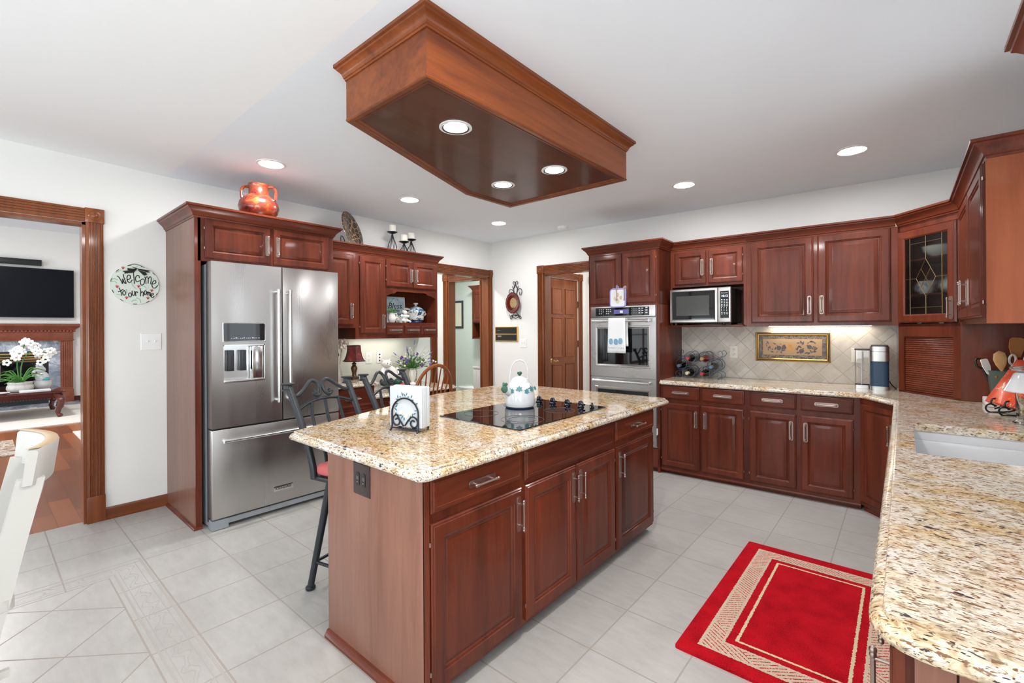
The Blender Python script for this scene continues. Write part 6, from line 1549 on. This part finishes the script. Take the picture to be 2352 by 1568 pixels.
# ------------------------------------------------------------------ bathroom beyond the vestibule
def bath():
    t = thing('toilet', 'white toilet glimpsed through the bathroom doorway', 'toilet', 'W', (-5.22, 5.27, 0), None, rz=-90); t.scale = (1, 1, 1.06)
    b = BM(); lathe(b, [(.12, 0), (.13, .02), (.10, .12), (.14, .28), (.185, .37), (.19, .395), (0, .395)], (0, -.14, 0), 28, 'z', 1, 1.25); box(b, -.11, .0, 0, .11, .30, .38, .02); fin(b, 'bowl', ENAMEL, t, 50)
    b = BM(); lathe(b, [(.19, .396), (.198, .402), (.198, .418), (.185, .426), (0, .428)], (0, -.15, 0), 32, 'z', 1, 1.25); fin(b, 'seat_lid', ENAMEL, t, 50)
    b = BM(); box(b, -.22, .10, .38, .22, .30, .72, .02); fin(b, 'tank', ENAMEL, t); b = BM(); box(b, -.23, .09, .72, .23, .31, .755, .012); fin(b, 'tank_lid', ENAMEL, t)
    b = BM(); lathe(b, [(0, 0), (.012, .0), (.012, .012), (0, .014)], (-.15, .10, .66), 12, 'y'); fin(b, 'flush_button', BRASS, t)
    FR['BA'] = ((0, 6.62), 0)
    t = thing('wall_cabinet', 'dark cherry bathroom wall cabinet with open bottom shelf', 'cabinet', 'BA', (-6.2, -.10, 1.19))
    b = BM(); box(b, -6.50, -.22, 1.50, -5.85, -.003, 2.16); box(b, -6.50, -.22, 1.19, -6.47, -.003, 1.5); box(b, -5.88, -.22, 1.19, -5.85, -.003, 1.5); box(b, -6.5, -.22, 1.19, -5.85, -.003, 1.215); box(b, -6.5, -.02, 1.19, -5.85, -.003, 1.5); fin(b, 'carcass', WV, t)
    door(t, -6.47, -5.88, 1.52, 2.12, -.22); crown(t, [(-6.50, -.003), (-6.50, -.22), (-5.85, -.22)], 2.155)
    b = BM(); ball(b, (-6.2, -.12, 1.29), .05, 14, .7, .7, 1.3); ball(b, (-6.2, -.12, 1.37), .028, 10); o = single(b, 'brass_ornament', BRASS, 'small brass ornament on the open shelf of the bathroom cabinet', 'ornament', 'BA', (-6.2, -.12, 1.216))
    t = thing('framed_picture', 'dark framed picture with cream mat on the bathroom wall', 'framed picture', 'BA', (-7.12, 0, 1.40))
    b = BM(); rings(b, -7.36, 1.40, -6.98, 1.98, -.001, [(0, 0), (0, .016), (.01, .02), (.045, .014)]); fin(b, 'frame', DGREY, t, 25)
    b = BM(); box(b, -7.315, -.0165, 1.445, -7.025, -.0152, 1.935); fin(b, 'mat_board', mat('cream_mat', (.72, .68, .55), .7), t)
bath()

# ------------------------------------------------------------------ family room through the left opening
TVS = mat('tv_screen', (.004, .005, .009), .25, spec=.15)
def living():
    FR['M'] = ((-12.4, 0), 90)
    t = thing('fireplace_mantel', 'reddish wooden fireplace mantel with dentil shelf and fluted legs', 'fireplace', 'M', (.2, 0, 0))
    b = BM(); box(b, -1.0, -.24, 1.485, 1.345, -.003, 1.533, .006); sweep(b, [(-1.0, -.14), (1.245, -.14), (1.245, 0)], [(0, 0), (.02, .0), (.03, .02), (.07, .05), (.09, .075), (0, .075)], 1.41); box(b, -1.0, -.14, 1.213, 1.24, -.003, 1.42, .003); box(b, -1.0, -.155, 1.213, 1.25, -.003, 1.232, .003); fin(b, 'shelf_and_frieze', WM, t)
    b = BM()
    for k in range(40): box(b, 1.24 - k * .05, -.165, 1.375, 1.268 - k * .05, -.14, 1.408)
    fin(b, 'dentils', WM, t)
    b = BM(); box(b, 1.062, -.12, .26, 1.235, -.003, 1.22); fl = [(1.062, -.12)]
    for k in range(5): c = 1.088 + k * .030; box(b, c - .009, -.132, .32, c + .009, -.12, 1.17, .003)
    box(b, 1.05, -.135, 0, 1.245, -.003, .27, .004); fin(b, 'fluted_leg', WM, t)
    b = BM(); box(b, -1.0, -.05, 1.02, 1.062, -.003, 1.215); box(b, .905, -.05, .03, 1.062, -.003, 1.03); fin(b, 'marble_surround', MARB, t)
    b = BM(); box(b, -1.0, -.52, .001, 1.32, -.003, .028); fin(b, 'marble_hearth', MARB, t)
    b = BM(); box(b, -1.0, -.045, .03, .905, -.004, 1.02); fin(b, 'firebox', BLACKP, t)
    b = BM()
    for z, h in ((.955, .03), (.905, .02), (.865, .02), (.83, .012), (.315, .02)): box(b, -1.0, -.062, z, .895, -.045, z + h, .004)
    fin(b, 'brass_louvres', BRASS, t)
    b = BM(); box(b, -1.0, -.052, .36, .78, -.046, .81); fin(b, 'glass_doors', BLACKG, t)
    t = thing('television', 'large flat black television mounted above the mantel', 'television', 'M', (.3, -.03, 1.65))
    b = BM(); box(b, -.62, -.10, 1.648, 1.256, -.05, 2.568, .004); fin(b, 'bezel', BLACKP, t); b = BM(); box(b, -.61, -.102, 1.660, 1.248, -.1005, 2.558); fin(b, 'screen', TVS, t); b = BM(); box(b, .1, -.05, 1.9, .5, -.002, 2.3); fin(b, 'wall_mount', BLACKP, t)
    b = BM(); box(b, -.55, -.11, 2.618, .817, -.004, 2.725, .006); single(b, 'soundbar', BLACKP, 'long black soundbar on the wall above the television', 'soundbar', 'M', (.13, -.05, 2.618))
    # carpet, mats
    b = BM(); box(b, -11.85, -1.6, -.0005, -9.46, 2.2, .014); single(b, 'area_rug', CARPET, 'pale cream area rug under the coffee table in the next room', 'rug', 'W', (-10.6, .4, -.0005))
    b = BM(); box(b, -.53, -.62, 0, .53, .62, .008); single(b, 'door_mat', MATT, 'brown and cream patterned mat on the hardwood at the left edge', 'mat', 'W', (0, 0, 0)).location = (-8.10, -.315, -.0008)
    b = BM(); box(b, -.48, -.5, 0, .48, .5, .008); single(b, 'runner', CARPET, 'pale mat corner showing on the hardwood beside the doorway casing', 'mat', 'W', (0, 0, 0)).location = (-8.21, 1.365, -.0008)
    # coffee table
    t = thing('coffee_table', 'dark red mahogany coffee table with carved cabriole legs', 'coffee table', 'W', (-10.85, .1, .0140))
    b = BM(); box(b, -11.45, -.75, .405, -10.25, .945, .425, .006); box(b, -11.42, -.72, .425, -10.28, .915, .436, .004); fin(b, 'top', wood('mahogany', (.05, .008, .006), (.12, .022, .014), 'y', .15, .6), t)
    b = BM(); box(b, -11.36, -.66, .32, -10.34, .86, .405); 
    for k in range(46): ball(b, (-10.338, -.64 + k * .033, .322), .012, 6, n=4)
    fin(b, 'apron', bpy.data.materials['mahogany'], t)
    for x in (-11.36, -10.33):
        for y in (-.66, .86):
            sx = 1 if x > -11 else -1; sy = 1 if y > 0 else -1
            b = BM(); tube(b, cr([(x - sx * .02, y - sy * .02, .40), (x + sx * .035, y + sy * .035, .30), (x + sx * .02, y + sy * .02, .18), (x, y, .09), (x + sx * .012, y + sy * .012, .035), (x + sx * .02, y + sy * .02, .014)], 5), [.055] * 6 + [.05] * 5 + [.034] * 5 + [.026] * 5 + [.026] * 4 + [.03], 10); ball(b, (x + sx * .02, y + sy * .02, .044), .038, 10, 1, 1, .8); fin(b, 'cabriole_leg', bpy.data.materials['mahogany'], t)
    zt = .4365
    t = thing('orchid', 'white orchid in a round cream pot on the coffee table', 'potted plant', 'W', (-10.62, .46, zt), None, rz=0.001)
    b = BM(); lathe(b, [(0, 0), (.12, 0), (.14, .01), (.155, .05), (.15, .09), (.135, .12), (.145, .135), (.14, .15), (.12, .15), (0, .12)], (0, 0, 0), 28); fin(b, 'pot', CREAMW, t, 60)
    b = BM(); 
    for k in range(22):
        a = random.uniform(0, 6.28); L = random.uniform(.18, .34); e = random.uniform(.1, 1.0); p = [(0, 0, .12), (math.cos(a) * L * .5, math.sin(a) * L * .5, .16 + .20 * e), (math.cos(a) * L, math.sin(a) * L, .12 + .22 * e)]; tube(b, cr(p, 4), [.014, .003], 5)
    tube(b, cr([(0, 0, .12), (.02, .02, .45), (0, .12, .62), (.0, .30, .60)], 5), .008, 6); tube(b, cr([(0, 0, .12), (-.02, -.03, .45), (0, .05, .74)], 5), .008, 6); fin(b, 'leaves_and_stems', GREENL, t)
    b = BM()
    for k in range(34):
        f = k / 33; c = (random.uniform(-.05, .05), -.10 + .46 * f + random.uniform(-.05, .05), .50 + (.26 * math.sin(math.pi * min(1, f * 1.25)) if f < .8 else .16) + random.uniform(-.06, .05) - (.05 if f > .7 else 0))
        for j in range(5): a = 2 * math.pi * j / 5 + k; ball(b, (c[0] + .012, c[1] + .034 * math.cos(a), c[2] + .034 * math.sin(a)), .022, 7, .4, 1, 1, 5)
    fin(b, 'blossoms', mat('white_petals', (.88, .88, .86), .7), t)
    t = thing('rabbit_figurine', 'white rabbit planter figurine on the coffee table beside the orchid', 'figurine', 'W', (-10.75, .72, zt), None, rz=0.001); t.scale = (.9, .9, 1)
    b = BM(); lathe(b, [(0, 0), (.09, 0), (.10, .01), (.125, .09), (.12, .12), (.13, .15), (.115, .15), (.10, .12), (0, .11)], (0, 0, 0), 24); ball(b, (0, -.01, .20), .095, 16, .8, 1, 1); ball(b, (.0, -.03, .32), .066, 14, .9, 1.1, .9); tube(b, cr([(0, -.02, .35), (-.0, -.06, .36), (.01, -.115, .29), (.01, -.11, .23)], 5), [.02, .030], 8); tube(b, cr([(0, .0, .36), (0, -.04, .40), (0, -.08, .37)], 5), [.02, .026], 8); fin(b, 'body', ENAMEL, t, 70)
    b = BM(); ball(b, (.045, .03, .165), .05, 12, .8, 1.1, .7); fin(b, 'teal_egg', mat('teal_glaze', (.05, .35, .36), .2), t)
    b = BM(); box(b, -.10, -.22, 0, .10, .12, .03, .003); single(b, 'book', mat('pale_book_cover', (.62, .64, .64), .5), 'pale closed book lying on the coffee table', 'book', 'W', (0, 0, 0)).location = (-10.40, .66, zt)
    t = thing('candle_lantern', 'clear lantern with white candle at the left photo edge', 'lantern', 'W', (-10.75, .16, zt), None, rz=0.001)
    b = BM(); lathe(b, [(0, 0), (.07, 0), (.07, .01), (.02, .02), (.02, .15), (.10, .17), (.10, .18), (0, .18)], (0, 0, 0), 20); fin(b, 'stand', CHROME, t)
    b = BM(); lathe(b, [(.10, .18), (.10, .42), (.094, .42), (.094, .18)], (0, 0, 0), 24); fin(b, 'glass_chimney', GLASS, t); b = BM(); lathe(b, [(0, .181), (.06, .181), (.06, .36), (0, .36)], (0, 0, 0), 20); fin(b, 'candle', CANDLE, t)
    b = BM(); lathe(b, [(0, 0), (.10, 0), (.13, .015), (.125, .018), (.09, .006), (0, .006)], (0, 0, 0), 24); single(b, 'dish', ENAMEL, 'small white dish on the near edge of the coffee table', 'dish', 'W', (0, 0, 0)).location = (-10.42, .22, zt)
    # dark bookcase seen in the slit beside the casing
    b = BM(); box(b, -12.98, 1.36, 0, -12.72, 2.45, 1.86); box(b, -12.72, 1.36, 0, -12.70, 1.40, 1.86); t = single(b, 'bookcase', WM, 'reddish bookcase glimpsed beside the fireplace wall', 'bookcase', 'W', (-12.85, 1.9, 0))
living()
